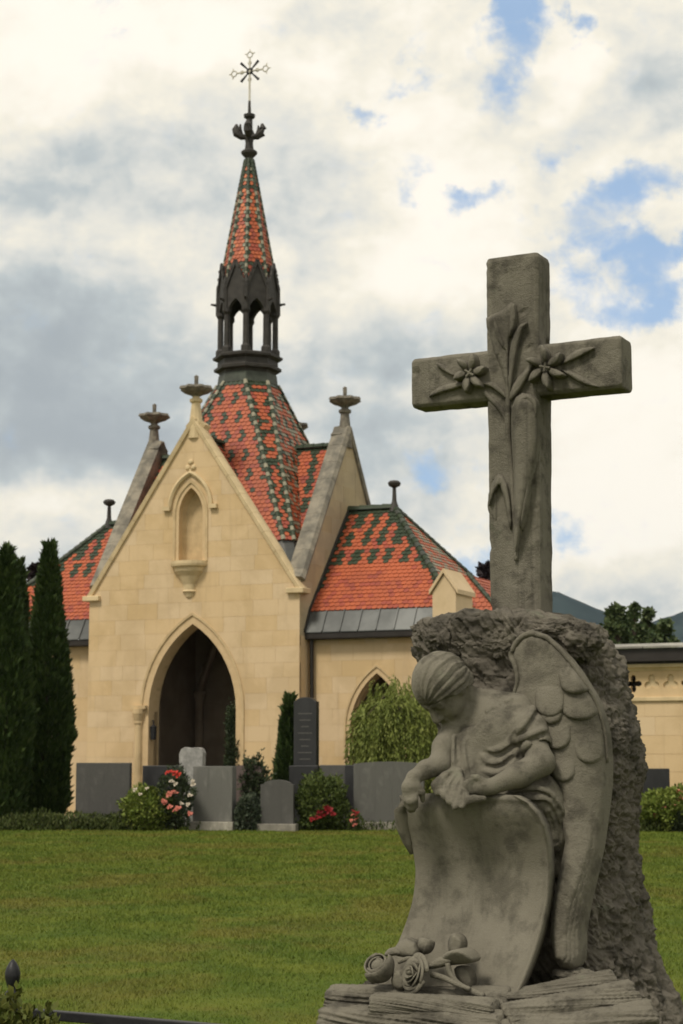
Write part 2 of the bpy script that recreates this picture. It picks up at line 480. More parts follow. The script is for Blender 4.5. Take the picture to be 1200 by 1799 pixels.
# ------------------------------------------------------------------ ground
def lawn_mat(t, b):
    co = t.n('ShaderNodeTexCoord').outputs['Object']
    n1 = t.noise(t.vm('MULTIPLY', co, (1.0, .8, 1)), .50, 7, .66, .6); n2 = t.noise(co, 1.1, 7, .68); n3 = t.noise(co, 14, 5, .7)
    col = t.mix(t.step(n2, .36, .66), (.056, .086, .010), (.098, .118, .015))
    col = t.mix(t.step(n1, .47, .62, 0, .5), col, (.115, .092, .022))
    col = t.mix(t.step(n3, .62, .78, 0, .5), col, (.15, .16, .030))
    setp(t, b, Base_Color=col, Roughness=.9, Specular_IOR_Level=.1)
    bump(t, b, n3, .35, .02)
M['lawn'] = material('lawn', lawn_mat)
def blade_mat(t, b):
    co = t.n('ShaderNodeTexCoord').outputs['Object']
    n1 = t.noise(t.vm('MULTIPLY', co, (1.0, .8, 1)), .50, 7, .66, .6); n2 = t.noise(co, 1.1, 7, .68); n3 = t.noise(co, 40, 3, .7)
    col = t.mix(t.step(n2, .36, .66), (.074, .114, .013), (.128, .156, .021))
    col = t.mix(t.step(n1, .47, .62, 0, .5), col, (.165, .130, .030))
    col = t.mix(t.step(n3, .45, .75, 0, .35), col, (.17, .19, .042))
    setp(t, b, Base_Color=col, Roughness=.7, Specular_IOR_Level=.15)
M['blade'] = material('grass_blade', blade_mat)
M['gravel'] = simple('gravel', (.36, .32, .25), (.22, .20, .16), 14, .95, .5, .02)

def ground_sheet():
    mb = MB()
    mb.face([(-2400, -200, 0), (2400, -200, 0), (2400, 3300, 0), (-2400, 3300, 0)])
    kind(mb.build('ground', M['lawn']), 'structure')
    mb = MB()
    mb.face([(-30, 44.6, .004), (40, 44.6, .004), (40, 58, .004), (-30, 58, .004)])
    kind(mb.build('gravel_path', M['gravel']), 'structure')
ground_sheet()

def grass():
    n = 560000
    Y = 7 + 36.0 * rng.random(n) ** 1.25
    hw = .25 * Y + 1.5
    X = (rng.random(n) * 2 - 1) * hw
    k = np.clip(Y / 14, .8, 2.2)
    h = (.016 + .022 * rng.random(n)) * np.clip(Y / 20, .9, 1.3)
    patch = fbm(np.stack([X * .8, Y * .8, X * 0], 1), 3)
    h = h * np.clip(1 + .9 * patch, .45, 1.7)
    a = rng.random(n) * 2 * np.pi
    wd = .0034 * k
    dx, dy = np.cos(a) * wd, np.sin(a) * wd
    lean = rng.normal(size=(n, 2)) * h[:, None] * .55
    V = np.empty((n, 3, 3), np.float32)
    V[:, 0] = np.stack([X - dx, Y - dy, 0 * X], 1); V[:, 1] = np.stack([X + dx, Y + dy, 0 * X], 1)
    V[:, 2] = np.stack([X + lean[:, 0], Y + lean[:, 1], h], 1)
    o = npmesh('grass', V.reshape(-1, 3), np.arange(n * 3).reshape(-1, 3), M['blade'])
    kind(o, 'stuff'); o['label'] = 'short mown green lawn with brownish dry patches'
grass()

# far hills
def hills():
    def f(t, b):
        co = t.n('ShaderNodeTexCoord').outputs['Object']
        setp(t, b, Base_Color=t.mix(t.step(t.noise(co, .012, 8, .65), .4, .62), (.012, .026, .030), (.022, .040, .042)), Roughness=1.0, Specular_IOR_Level=0.0)
    m = material('forest_hill', f)
    nx, ny = 220, 60
    xs = np.linspace(-1500, 1900, nx); ys = np.linspace(1900, 3000, ny)
    X, Y = np.meshgrid(xs, ys)
    Yr = 2300.0
    # crest line read along the ridge
    cx = np.array([-1500, -420, -300, -150, 0, 100, 200, 265, 330, 362, 400, 440, 600, 1900])
    cz = np.array([150, 120, 110, 120, 150, 185, 210, 208, 182, 166, 172, 190, 260, 330])
    crest = np.interp(X, cx, cz)
    prof = np.clip(1 - np.abs(Y - Yr) / np.where(Y < Yr, 400, 700), 0, 1)
    Z = crest * np.sin(prof * np.pi / 2) ** .8 + 14 * fbm(np.stack([X * .008, Y * .008, X * 0], -1), 5) * prof + 3 * prof * fbm(np.stack([X * .06, Y * .06, X * 0 + 4], -1), 3) - 1
    V = np.stack([X, Y, Z], -1).reshape(-1, 3)
    i = np.arange(nx * ny).reshape(ny, nx)
    F = np.stack([i[:-1, :-1], i[:-1, 1:], i[1:, 1:], i[1:, :-1]], -1).reshape(-1, 4)
    kind(npmesh('hills', V, F, m, smooth=True), 'structure')
hills()

# ------------------------------------------------------------------ the chapel
TH = R(24)
CH = thing('chapel', 'cream stone cemetery chapel with tiled cross gables and a tall lantern spire', 'chapel', (-3.954, 48, 0), -TH)
H, D = 3.15, 3.15                                     # half side of the square block; its centre lies D behind the front
ZK, ZA = 5.86, 10.50                                  # kneelers and gable apex
ZR, SL = 10.12, 1.476                                 # roof ridge and slope

AU, AZ, AR = .03, 2.80, 2.28                          # porch arch: centre, spring line, rise
front_out = [(-H, 0), (H, 0), (H, ZK), (0, ZA), (-H, ZK)]
P_front = lambda a, b, d: (a, d, b)
niche = arch(-.06, .46, 8.02, .84, 8, 6.74)
ashlar(CH, P_front, front_out, [arch(AU, 1.50, AZ, AR + .24, 9, -.01), niche], .78, .40, M['ashlar'], seed=1, backing=M['mortar'],
       back_holes=[arch(AU, 1.30, AZ, AR, 9, -.01), arch(-.06, .36, 8.02, .70, 8, 6.76)], back_depth=.5)
P_right = lambda a, b, d: (H - d, a, b)
ashlar(CH, P_right, [(0, 4.7), (2 * D, 4.7), (2 * D, ZK), (D, ZA), (0, ZK)], [], .78, .46, M['ashlar_grey'], seed=2, backing=M['mortar'])
ashlar(CH, P_right, [(.095, 0), (.62, 0), (.62, 4.7), (.095, 4.7)], [], .6, .40, M['ashlar'], seed=3)
for nm, fn in (('left', lambda a, b, d: (-H + d, a, b)), ('back', lambda a, b, d: (a, 2 * D - d, b))):
    mb = MB(); out = [(0, 0), (2 * D, 0), (2 * D, ZK), (D, ZA), (0, ZK)] if nm == 'left' else front_out
    mb.hexa([fn(a, b, 0) for a, b in out], [fn(a, b, .42) for a, b in out]); mb.build('wall', M['ashlar_grey'], CH)
mb = MB(); mb.box((H - .42, .5, 0), (H - .01, 2 * D - .42, 4.7)); mb.build('wall', M['mortar'], CH)

def arch_rings(uc, zs, prof, fn, foot, n=12):
    """moulded surround: prof = (half width, rise, depth) steps"""
    mb = MB()
    rr = [[fn(a_, b_, d_) for a_, b_ in arch(uc, hw, zs, rs, n, foot)] for hw, rs, d_ in prof]
    mb.rings(rr, caps=False, closed=False)
    return mb
arch_rings(AU, AZ, [(1.55, AR + .30, .02), (1.55, AR + .30, -.035), (1.49, AR + .23, -.035), (1.44, AR + .17, .05), (1.44, AR + .16, .11), (1.39, AR + .10, .15), (1.345, AR + .05, .26), (1.30, AR, .30), (1.30, AR, .56)], P_front, 0).build('arch_moulding', M['dressed'], CH, recalc=True)
for s in (-1, 1):                                     # jamb shafts with capital and base
    mb = MB()
    c = (AU - 1.58, -.02, 0) if s < 0 else (AU + 1.34, .34, 0)
    mb.lathe([(.17, .0), (.17, .62), (.14, .70), (.105, .80), (.10, 2.44), (.125, 2.50), (.115, 2.54), (.17, 2.72), (.18, 2.74), (.18, 2.86)], 12, c)
    mb.build('jamb_shaft', M['dressed'], CH, smooth=False)
mb = MB(); mb.box((AU - 1.78, -.12, 2.862), (AU - 1.33, .35, 2.95)); mb.build('impost', M['dressed'], CH)

# porch room
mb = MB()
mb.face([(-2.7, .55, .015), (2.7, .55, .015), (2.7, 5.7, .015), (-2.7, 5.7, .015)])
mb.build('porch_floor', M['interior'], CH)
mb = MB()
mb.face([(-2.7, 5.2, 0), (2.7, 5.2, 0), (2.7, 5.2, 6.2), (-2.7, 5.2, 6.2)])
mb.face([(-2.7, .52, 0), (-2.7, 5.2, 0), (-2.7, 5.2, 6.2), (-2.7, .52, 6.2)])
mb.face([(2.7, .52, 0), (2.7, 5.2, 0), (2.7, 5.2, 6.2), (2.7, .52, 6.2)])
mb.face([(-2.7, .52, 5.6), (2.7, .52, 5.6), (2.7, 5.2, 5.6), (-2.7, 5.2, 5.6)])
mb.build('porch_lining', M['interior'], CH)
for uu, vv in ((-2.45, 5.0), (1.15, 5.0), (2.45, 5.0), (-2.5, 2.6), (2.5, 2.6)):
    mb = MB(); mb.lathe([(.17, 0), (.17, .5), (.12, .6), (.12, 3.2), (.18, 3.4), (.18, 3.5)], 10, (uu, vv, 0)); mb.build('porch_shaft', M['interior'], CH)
mb = MB()
for (p0, p1) in (((-2.45, 5.0), (1.15, 5.0)), ((1.15, 5.0), (2.45, 5.0)), ((-2.5, 2.6), (2.5, 2.6))):
    a_ = (p1[0] - p0[0]) / 2; q = arch((p0[0] + p1[0]) / 2, a_, 3.5, min(1.9, a_ * 1.35), 8)
    mb.tube([(x, p0[1], z) for x, z in q], .10, 6)
for p0, p1 in (((-2.45, 5.0), (0, 2.6)), ((2.45, 5.0), (0, 2.6))):
    mb.tube([(p0[0] + (p1[0] - p0[0]) * t, p0[1] + (p1[1] - p0[1]) * t, 3.5 + 2.0 * math.sin(t * math.pi / 2)) for t in np.linspace(0, 1, 9)], .09, 6)
mb.build('vault_ribs', M['interior'], CH)
dr = MB(); dr.box((1.35, 5.06, 0), (2.25, 5.14, 2.9)); dr = dr.build('door', M['doorwood'], CH)
mb = MB()
for k in range(5): mb.box((1.36 + .178 * k, 5.03, .02), (1.52 + .178 * k, 5.058, 2.88))
mb.build('door_planks', M['doorwood'], dr)
# lantern hanging in the porch, left jamb
mb = MB(); c = (-1.18, .12, 2.05)
mb.lathe([(.02, .52), (.02, .40), (.10, .34), (.09, .30), (.075, .02), (.05, 0)], 8, c); mb.beam((-1.27, .2, 2.56), (-1.16, .12, 2.56), .02, .02)
mb.build('wall_lantern', M['iron'], CH)

# niche in the gable
prof = [(.52, .92, .01), (.52, .92, -.03), (.46, .83, -.03), (.42, .77, .03), (.39, .73, .05), (.365, .70, .07), (.36, .69, .2), (.30, .60, .31), (.15, .38, .36)]
mb = arch_rings(-.06, 8.02, prof, P_front, 6.74)
mb.face([P_front(a_, b_, .36) for a_, b_ in arch(-.06, .15, 8.02, .38, 12, 6.74)])
mb.face([(-.42, -.03, 6.745), (.30, -.03, 6.745), (.30, .4, 6.745), (-.42, .4, 6.745)])
mb.build('niche', M['dressed'], CH)
def hood(pts, wd, pr, name):
    mb = MB()
    ins = []
    for k, (a_, b_) in enumerate(pts):
        p0, p1 = pts[max(k - 1, 0)], pts[min(k + 1, len(pts) - 1)]
        tx, ty = p1[0] - p0[0], p1[1] - p0[1]; l = math.hypot(tx, ty); nx_, ny_ = ty / l, -tx / l
        ins.append([P_front(a_ - nx_ * wd / 2, b_ - ny_ * wd / 2, .0), P_front(a_ - nx_ * wd / 2, b_ - ny_ * wd / 2, -pr * .6), P_front(a_, b_, -pr), P_front(a_ + nx_ * wd / 2, b_ + ny_ * wd / 2, -pr * .7), P_front(a_ + nx_ * wd / 2, b_ + ny_ * wd / 2, .0)])
    mb.rings(ins, closed=True)
    return mb
hp = arch(-.06, .62, 8.18, .93, 12)
hp = [(.66, 8.18)] + hp + [(-.78, 8.18)]
mb = hood(hp, .11, .10, 'hood_mould')
for s in (-1, 1): mb.box((-.06 + s * .70 - .11, -.11, 8.12), (-.06 + s * .70 + .11, .0, 8.23))
mb.build('hood_mould', M['coping'], CH)
mb = MB()
for a_ in (90, 210, 330):
    cx, cz = -.07 + .10 * math.cos(R(a_)), 9.31 + .10 * math.sin(R(a_))
    mb.rings([[(cx + r_ * math.cos(t), d_, cz + r_ * math.sin(t)) for t in np.linspace(0, 2 * np.pi, 9)[:-1]] for r_, d_ in ((.075, .0), (.075, -.03), (.04, -.06))])
mb.lathe([(.0, 0), (.0, .0)], 4, (-.07, -.05, 9.3)) if False else None
mb.box((-.10, -.045, 9.10), (-.04, 0, 9.22))
mb.build('trefoil', M['coping'], CH)
mb = MB()                                             # bracket under the niche
prof = [(.03, 5.74), (.10, 5.80), (.14, 5.90), (.20, 5.94), (.17, 5.98), (.19, 6.12), (.30, 6.34), (.42, 6.47), (.44, 6.56), (.52, 6.60), (.54, 6.66), (.54, 6.735)]
rr = []
for r_, z in prof:
    rr.append([(-.08 + r_ * math.cos(t), -.80 * r_ * math.sin(t) * 1.0 + .02, z) for t in np.linspace(0, np.pi, 13)])
mb.rings(rr, caps=True)
mb.build('bracket', M['coping'], CH)

# gable copings, kneelers, finials
def rake(fn, side, mat, g):
    """one sloping coping stone course; fn(a, b, d) with a across the gable"""
    a0, b0, a1, b1 = side * (H + .02), ZK - .02, 0.0, ZA
    tx, ty = a1 - a0, b1 - b0; l = math.hypot(tx, ty); tx /= l; ty /= l
    nx_, ny_ = (ty, -tx) if side > 0 else (-ty, tx)
    n = 9
    for k in range(n):
        s0, s1 = l * k / n + .004, l * (k + 1) / n - .004
        if k == n - 1: s1 = l + .10
        if k == 0 and g: s0 = .34
        mb = MB()
        q = []
        for s_ in (s0, s1):
            pa, pb = a0 + tx * s_, b0 + ty * s_
            q.append([fn(pa - nx_ * .05, pb - ny_ * .05, -.002), fn(pa - nx_ * .04, pb - ny_ * .04, -.06), fn(pa + nx_ * .06, pb + ny_ * .06, -.09), fn(pa + nx_ * (.08 + g), pb + ny_ * (.08 + g), -.02), fn(pa + nx_ * (.10 + g), pb + ny_ * (.10 + g), .16), fn(pa + nx_ * (.06 + g), pb + ny_ * (.06 + g), .42), fn(pa - nx_ * .30, pb - ny_ * .30, .42), fn(pa - nx_ * .30, pb - ny_ * .30, .1)])
        mb.rings(q)
        mb.build('coping_stone', mat, CH)
fns = {'front': (lambda a, b, d: (a, d, b)), 'right': (lambda a, b, d: (H - d, D + a, b)), 'left': (lambda a, b, d: (-H + d, D + a, b)), 'back': (lambda a, b, d: (a, 2 * D - d, b))}
for nm, fn in fns.items():
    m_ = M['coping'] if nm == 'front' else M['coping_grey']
    for s in (-1, 1): rake(fn, s, m_, .0 if nm == 'front' else .09)
    mb = MB()
    prof = [(.21, -.45), (.19, -.1), (.15, .25), (.12, .52), (.17, .55), (.18, .62), (.11, .66), (.09, .70)]
    c = Vector(fn(0, ZA, .12))
    mb.lathe(prof, 10, c)
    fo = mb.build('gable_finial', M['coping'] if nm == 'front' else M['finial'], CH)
    mb = MB()
    mb.lathe([(.09, .70), (.15, .74), (.30, .80), (.43, .90), (.40, .97), (.22, .95), (.06, 1.0), (.05, 1.03), (.055, 1.26), (.0, 1.30)], 32, c, lobes=8, amp=.12)
    mb.build('finial_flower', M['finial'], fo)
for s, t in ((-1, -1), (1, -1), (1, 1), (-1, 1)):
    mb = MB(); mb.box((min(s * (H - .35), s * (H + .16)), min(D + t * (D - .35), D + t * (D + .13)), ZK - .08), (max(s * (H - .35), s * (H + .16)), max(D + t * (D - .35), D + t * (D + .13)), ZK + .06)); mb.build('kneeler', M['coping'], CH, bevel=.02)

TM = [M['t_red'], M['t_green'], M['t_cream_glint'], M['t_red2'], M['t_orange']]
def base_red(rn): return 3 if rn.random() < .22 else 0
def diamonds(first, per, tierh, width, full_top=1, shift=.8, hipw=0):
    def f(r, c, n, rn):
        if r >= n - full_top: return 1
        if hipw and rn.edge < hipw and r > 4: return 1
        if r >= first:
            q = (r - first) % tierh; tier = (r - first) // tierh
            dd = abs((c - tier * shift + .1) % per - per / 2)
            lim = (.8, .8, .8, .8, 0, 0)[q] * width
            if tier > 0 and lim == 0: lim = .3 * width
            if dd < lim: return 1
        return base_red(rn)
    return f
# cross-gable roofs
cs = math.cos(math.atan(SL)); sl_len = 3.02 / cs
up = (SL * cs, cs)
for nm in ('front', 'right', 'left', 'back'):
    for s in (-1, 1):
        # plane: starts at eave line (distance 3.02 from the ridge), climbs to the ridge
        zb = ZR - SL * 3.02
        if nm in ('front', 'back'):
            o = (s * 3.02, .42 if nm == 'front' else 2 * D - .42, zb); e = (0, 1 if nm == 'front' else -1, 0); sv = (-s * cs, 0, SL * cs)
        else:
            o = ((H - .42) if nm == 'right' else -(H - .42), D + s * 3.02, zb); e = (-1 if nm == 'right' else 1, 0, 0); sv = (0, -s * cs, SL * cs)
        out = [(0, 0), (.05, 0), (2.73, sl_len), (0, sl_len)]
        tiles(CH, o, e, sv, out, TM, diamonds(22, 4, 5, .9, 1, .5), seed=len(nm) * 3 + s, tw=.14, ex=.135)
for p, q in (((0, .45, ZR + .02), (0, 1.75, ZR + .02)), ((H - .45, D, ZR + .02), (1.5, D, ZR + .02)), ((-H + .45, D, ZR + .02), (-1.5, D, ZR + .02)), ((0, 2 * D - .45, ZR + .02), (0, 2 * D - 1.75, ZR + .02))):
    ridge_tiles(CH, p, q, .11, [M['t_green']], .3)
# ceiling slab under the roofs keeps the porch dark
mb = MB(); mb.box((-H + .42, .5, 5.65), (H - .42, 2 * D - .42, 5.75)); mb.build('ceiling_slab', M['interior'], CH)

# broach pyramid below the lantern: chamfered square growing downwards
ZT, ZB = 12.05, 7.25
def psec(z):
    t = (ZT - z) / (ZT - ZB)
    return .80 + 1.84 * t, .66 - .37 * t              # half side, chamfer width
def pring(z, grow=0.0):
    a, c = psec(z); a += grow; k = c / math.sqrt(2)
    pts = [(a, -(a - k)), (a, a - k), (a - k, a), (-(a - k), a), (-a, a - k), (-a, -(a - k)), (-(a - k), -a), (a - k, -a)]
    return [(x, D + y, z) for x, y in pts]
mb = MB(); mb.rings([pring(5.9, -.03), pring(ZB, -.03), pring(ZT, -.03)]); mb.build('spire_base', M['lead'], CH)
top, bot = pring(ZT), pring(ZB)
for k in range(8):                                    # one tiled facet per side
    p0, p1, q0, q1 = Vector(bot[k]), Vector(bot[(k + 1) % 8]), Vector(top[k]), Vector(top[(k + 1) % 8])
    e = (p1 - p0).normalized(); m0 = (p0 + p1) / 2; s_ = ((q0 + q1) / 2 - m0); ln = s_.length; s_.normalize()
    out = [((p - m0).dot(e), (p - m0).dot(s_)) for p in (p0, p1, q1, q0)]
    wide = k % 2 == 0
    def colf(r, c, n, rn, wide=wide, k=k):
        if r >= n - 2: return 1
        if rn.edge < .12: return 1 if (r % 4) else 3
        if wide:
            q = r % 5; tier = r // 5
            if r > n * .28 and q in (0, 1, 2) and (c + tier * 1.5) % 3 < (.9 if q != 1 else 1.2): return 1
            if k == 0: return 2 if rn.random() < .45 else 0  # grazing glint on the right-hand facet, painted as random cream tiles
        else:
            if r % 4 in (0, 1) and rn.random() < .55: return 1
        return base_red(rn)
    tiles(CH, m0, e, s_, out, TM, colf, seed=40 + k, tw=.15, ex=.125)
    ridge_tiles(CH, bot[k], top[k], .062, [M['t_cream_glint'], M['t_green']], .15, 'hip_tiles', pick=lambda j, n: j % 2)

# lantern
LS = .86
def octa(r, z, ph=22.5, c=(0, D)):
    r = r * LS
    return [(c[0] + r * math.cos(R(ph + 45 * k)), c[1] + r * math.sin(R(ph + 45 * k)), z) for k in range(8)]
mb = MB()
mb.rings([octa(1.03, 11.98), octa(.98, 12.15), octa(.94, 12.36), octa(.97, 12.42), octa(1.12, 12.46), octa(1.13, 12.53), octa(1.01, 12.60), octa(1.0, 12.74), octa(1.16, 12.80), octa(1.17, 12.86), octa(1.04, 12.92)])
mb.build('lantern_base', M['lantern'], CH)
mb = MB(); mb.rings([octa(1.02, 11.95), octa(.965, 12.34)]); mb.build('copper_collar', M['verdigris'], CH)
for k in range(8):
    a_ = R(22.5 + 45 * k); c = (math.cos(a_) * .91 * LS, D + math.sin(a_) * .91 * LS, 0)
    mb = MB(); mb.lathe([(.14, 12.9), (.14, 13.05), (.09, 13.12), (.085, 14.0), (.13, 14.08), (.13, 14.16)], 8, c)
    mb.build('lantern_column', M['lantern'], CH)
    # arched panel with gablet over the opening
    b_ = R(45 * k); ap = .97 * LS * math.cos(R(22.5)); wv = .97 * LS * math.sin(R(22.5))
    fn = lambda x, z, d, b_=b_, ap=ap: ((ap - d) * math.cos(b_) - x * math.sin(b_), D + (ap - d) * math.sin(b_) + x * math.cos(b_), z)
    op = arch(0, .245, 13.98, .46, 7)
    out = [(wv, 13.98)] + [(wv, 14.72), (.0, 15.50), (-wv, 14.72), (-wv, 13.98)]
    mb = MB(); mb.prism([out + op[::-1]], fn, -.02, .13); mb.build('lantern_arch', M['lantern'], CH)
    mb = MB()
    for s in (-1, 1): mb.beam(fn(s * (wv + .02), 14.70, -.04), fn(0, 15.55, -.04), .05, .09)
    mb.beam(fn(wv * 0, 15.5, -.05), fn(0, 15.72, -.05), .05, .05)
    for s in (-1, 1):
        for t in (.25, .5, .75): mb.box(tuple(np.array(fn(s * (wv + .02) * (1 - t) + s * .03, 14.72 + .83 * t, -.05)) - .03), tuple(np.array(fn(s * (wv + .02) * (1 - t) + s * .03, 14.72 + .83 * t, -.05)) + .03))
    mb.build('gablet_trim', M['lantern'], CH)
    mb = MB(); g0 = Vector((math.cos(a_) * .98 * LS, D + math.sin(a_) * .98 * LS, 14.40)); g1 = Vector((math.cos(a_) * 1.24 * LS, D + math.sin(a_) * 1.24 * LS, 14.44))
    mb.tube([g0, g0.lerp(g1, .6), g1], [.06, .035, .03], 6); mb.tube([(g0.x, g0.y, 14.1), (g0.x, g0.y, 14.9), (g0.x * .985, D + (g0.y - D) * .985, 15.15)], [.085, .075, .02], 6)
    mb.build('water_spout', M['lantern'], CH)
mb = MB(); mb.rings([octa(.93, 14.72), octa(.90, 15.0)]); mb.build('lantern_ceiling', M['lantern'], CH)

# spire
SB, ST = 14.95, 18.72
sr = lambda z: .945 * (1 - ((z - SB) / (ST - SB))) ** 1.06 + .13 * ((z - SB) / (ST - SB))
b8, t8 = octa(sr(SB), SB), octa(.13, ST)
mb = MB(); mb.rings([octa(sr(z) - .02, z) for z in np.linspace(SB, ST, 6)]); mb.build('spire_core', M['underlay'], CH)
for k in range(8):
    p0, p1, q0, q1 = Vector(b8[k]), Vector(b8[(k + 1) % 8]), Vector(t8[k]), Vector(t8[(k + 1) % 8])
    e = (p1 - p0).normalized(); m0 = (p0 + p1) / 2; s_ = ((q0 + q1) / 2 - m0); s_.normalize()
    out = [((p - m0).dot(e), (p - m0).dot(s_)) for p in (p0, p1, q1, q0)]
    tiles(CH, m0, e, s_, out, TM, lambda r, c, n, rn: ((1 if r % 3 else 2) if rn.edge < (.07 if r < n * .7 else .05) else 1 if r > n * .80 and rn.random() < (r / n - .76) * 4 else (1 if r < 5 and rn.random() < .25 else (4 if rn.random() < .28 else (3 if rn.random() < .4 else 0)))), seed=60 + k, tw=.12, ex=.115)
    ridge_tiles(CH, b8[k], t8[k], .048, [M['t_green'], M['t_cream_glint']], .125, 'hip_tiles', pick=lambda j, n: 1 if j % 2 and j < n * .75 else 0)
mb = MB()
mb.lathe([(.13, 18.66), (.12, 18.78), (.23, 18.90), (.24, 18.96), (.13, 19.04), (.11, 19.22), (.13, 19.38), (.10, 19.44), (.09, 19.95), (.16, 20.0), (.17, 20.08), (.05, 20.13), (.035, 20.5)], 12, (0, D, 0))
fo = mb.build('spire_finial', M['lantern'], CH)
for k in range(4):
    a_ = R(45 * k * 2 + 20)
    ca, sa = math.cos(a_), math.sin(a_)
    mb = MB()
    mb.tube([(ca * r_, D + sa * r_, z) for r_, z in ((.05, 19.40), (.22, 19.42), (.36, 19.52), (.40, 19.66), (.37, 19.80))], [.06, .10, .13, .11, .04], 7)
    mb.tube([(ca * r_ - sa * o_, D + sa * r_ + ca * o_, z) for r_, o_, z in ((.22, 0, 19.46), (.27, .05, 19.62), (.25, .08, 19.78))], [.06, .06, .02], 6)
    mb.tube([(ca * r_ - sa * o_, D + sa * r_ + ca * o_, z) for r_, o_, z in ((.30, 0, 19.46), (.36, -.06, 19.56), (.42, -.08, 19.64))], [.06, .06, .02], 6)
    mb.build('finial_leaf', M['lantern'], fo)
mb = MB()
CZ = 21.40
mb.tube([(0, D, 20.45), (0, D, CZ + .40)], [.034, .026], 8)
mb.tube([(-.42, D, CZ - .0), (.42, D, CZ + .0)], .024, 8)
def ring(mb, c, r_, th_, n=14):
    mb.rings([[(c[0] + (r_ + th_ * math.cos(p)) * math.cos(t), c[1] + th_ * math.sin(p), c[2] + (r_ + th_ * math.cos(p)) * math.sin(t)) for p in (0, 1.57, 3.14, 4.71)] for t in np.linspace(0, 2 * np.pi, n + 1)], caps=False)
for cx, cz in ((0, .50), (-.51, 0), (.51, 0)):
    ring(mb, (cx, D, CZ + cz), .085, .02)
    for t in range(3):
        an = math.atan2(cz, cx) + (t - 1) * 1.3
        mb.tube([(cx + .09 * math.cos(an), D, CZ + cz + .09 * math.sin(an)), (cx + .17 * math.cos(an), D, CZ + cz + .17 * math.sin(an))], [.025, .012], 5)
for cx, cz in ((0, .25), (-.25, 0), (.25, 0), (0, -.25)): ring(mb, (cx, D, CZ + cz), .05, .016, 10)
xo = mb.build('spire_cross', M['giltpale'], CH)
for a_ in (45, 135, 225, 315):
    mb = MB(); mb.tube([(.10 * math.cos(R(a_)), D, CZ + .10 * math.sin(R(a_))), (.40 * math.cos(R(a_)), D, CZ + .40 * math.sin(R(a_)))], [.022, .045], 6)
    mb.build('ray', M['iron'], xo)
mb = MB(); ring(mb, (0, D, CZ), .07, .045, 12); mb.build('cross_boss', M['iron'], xo)

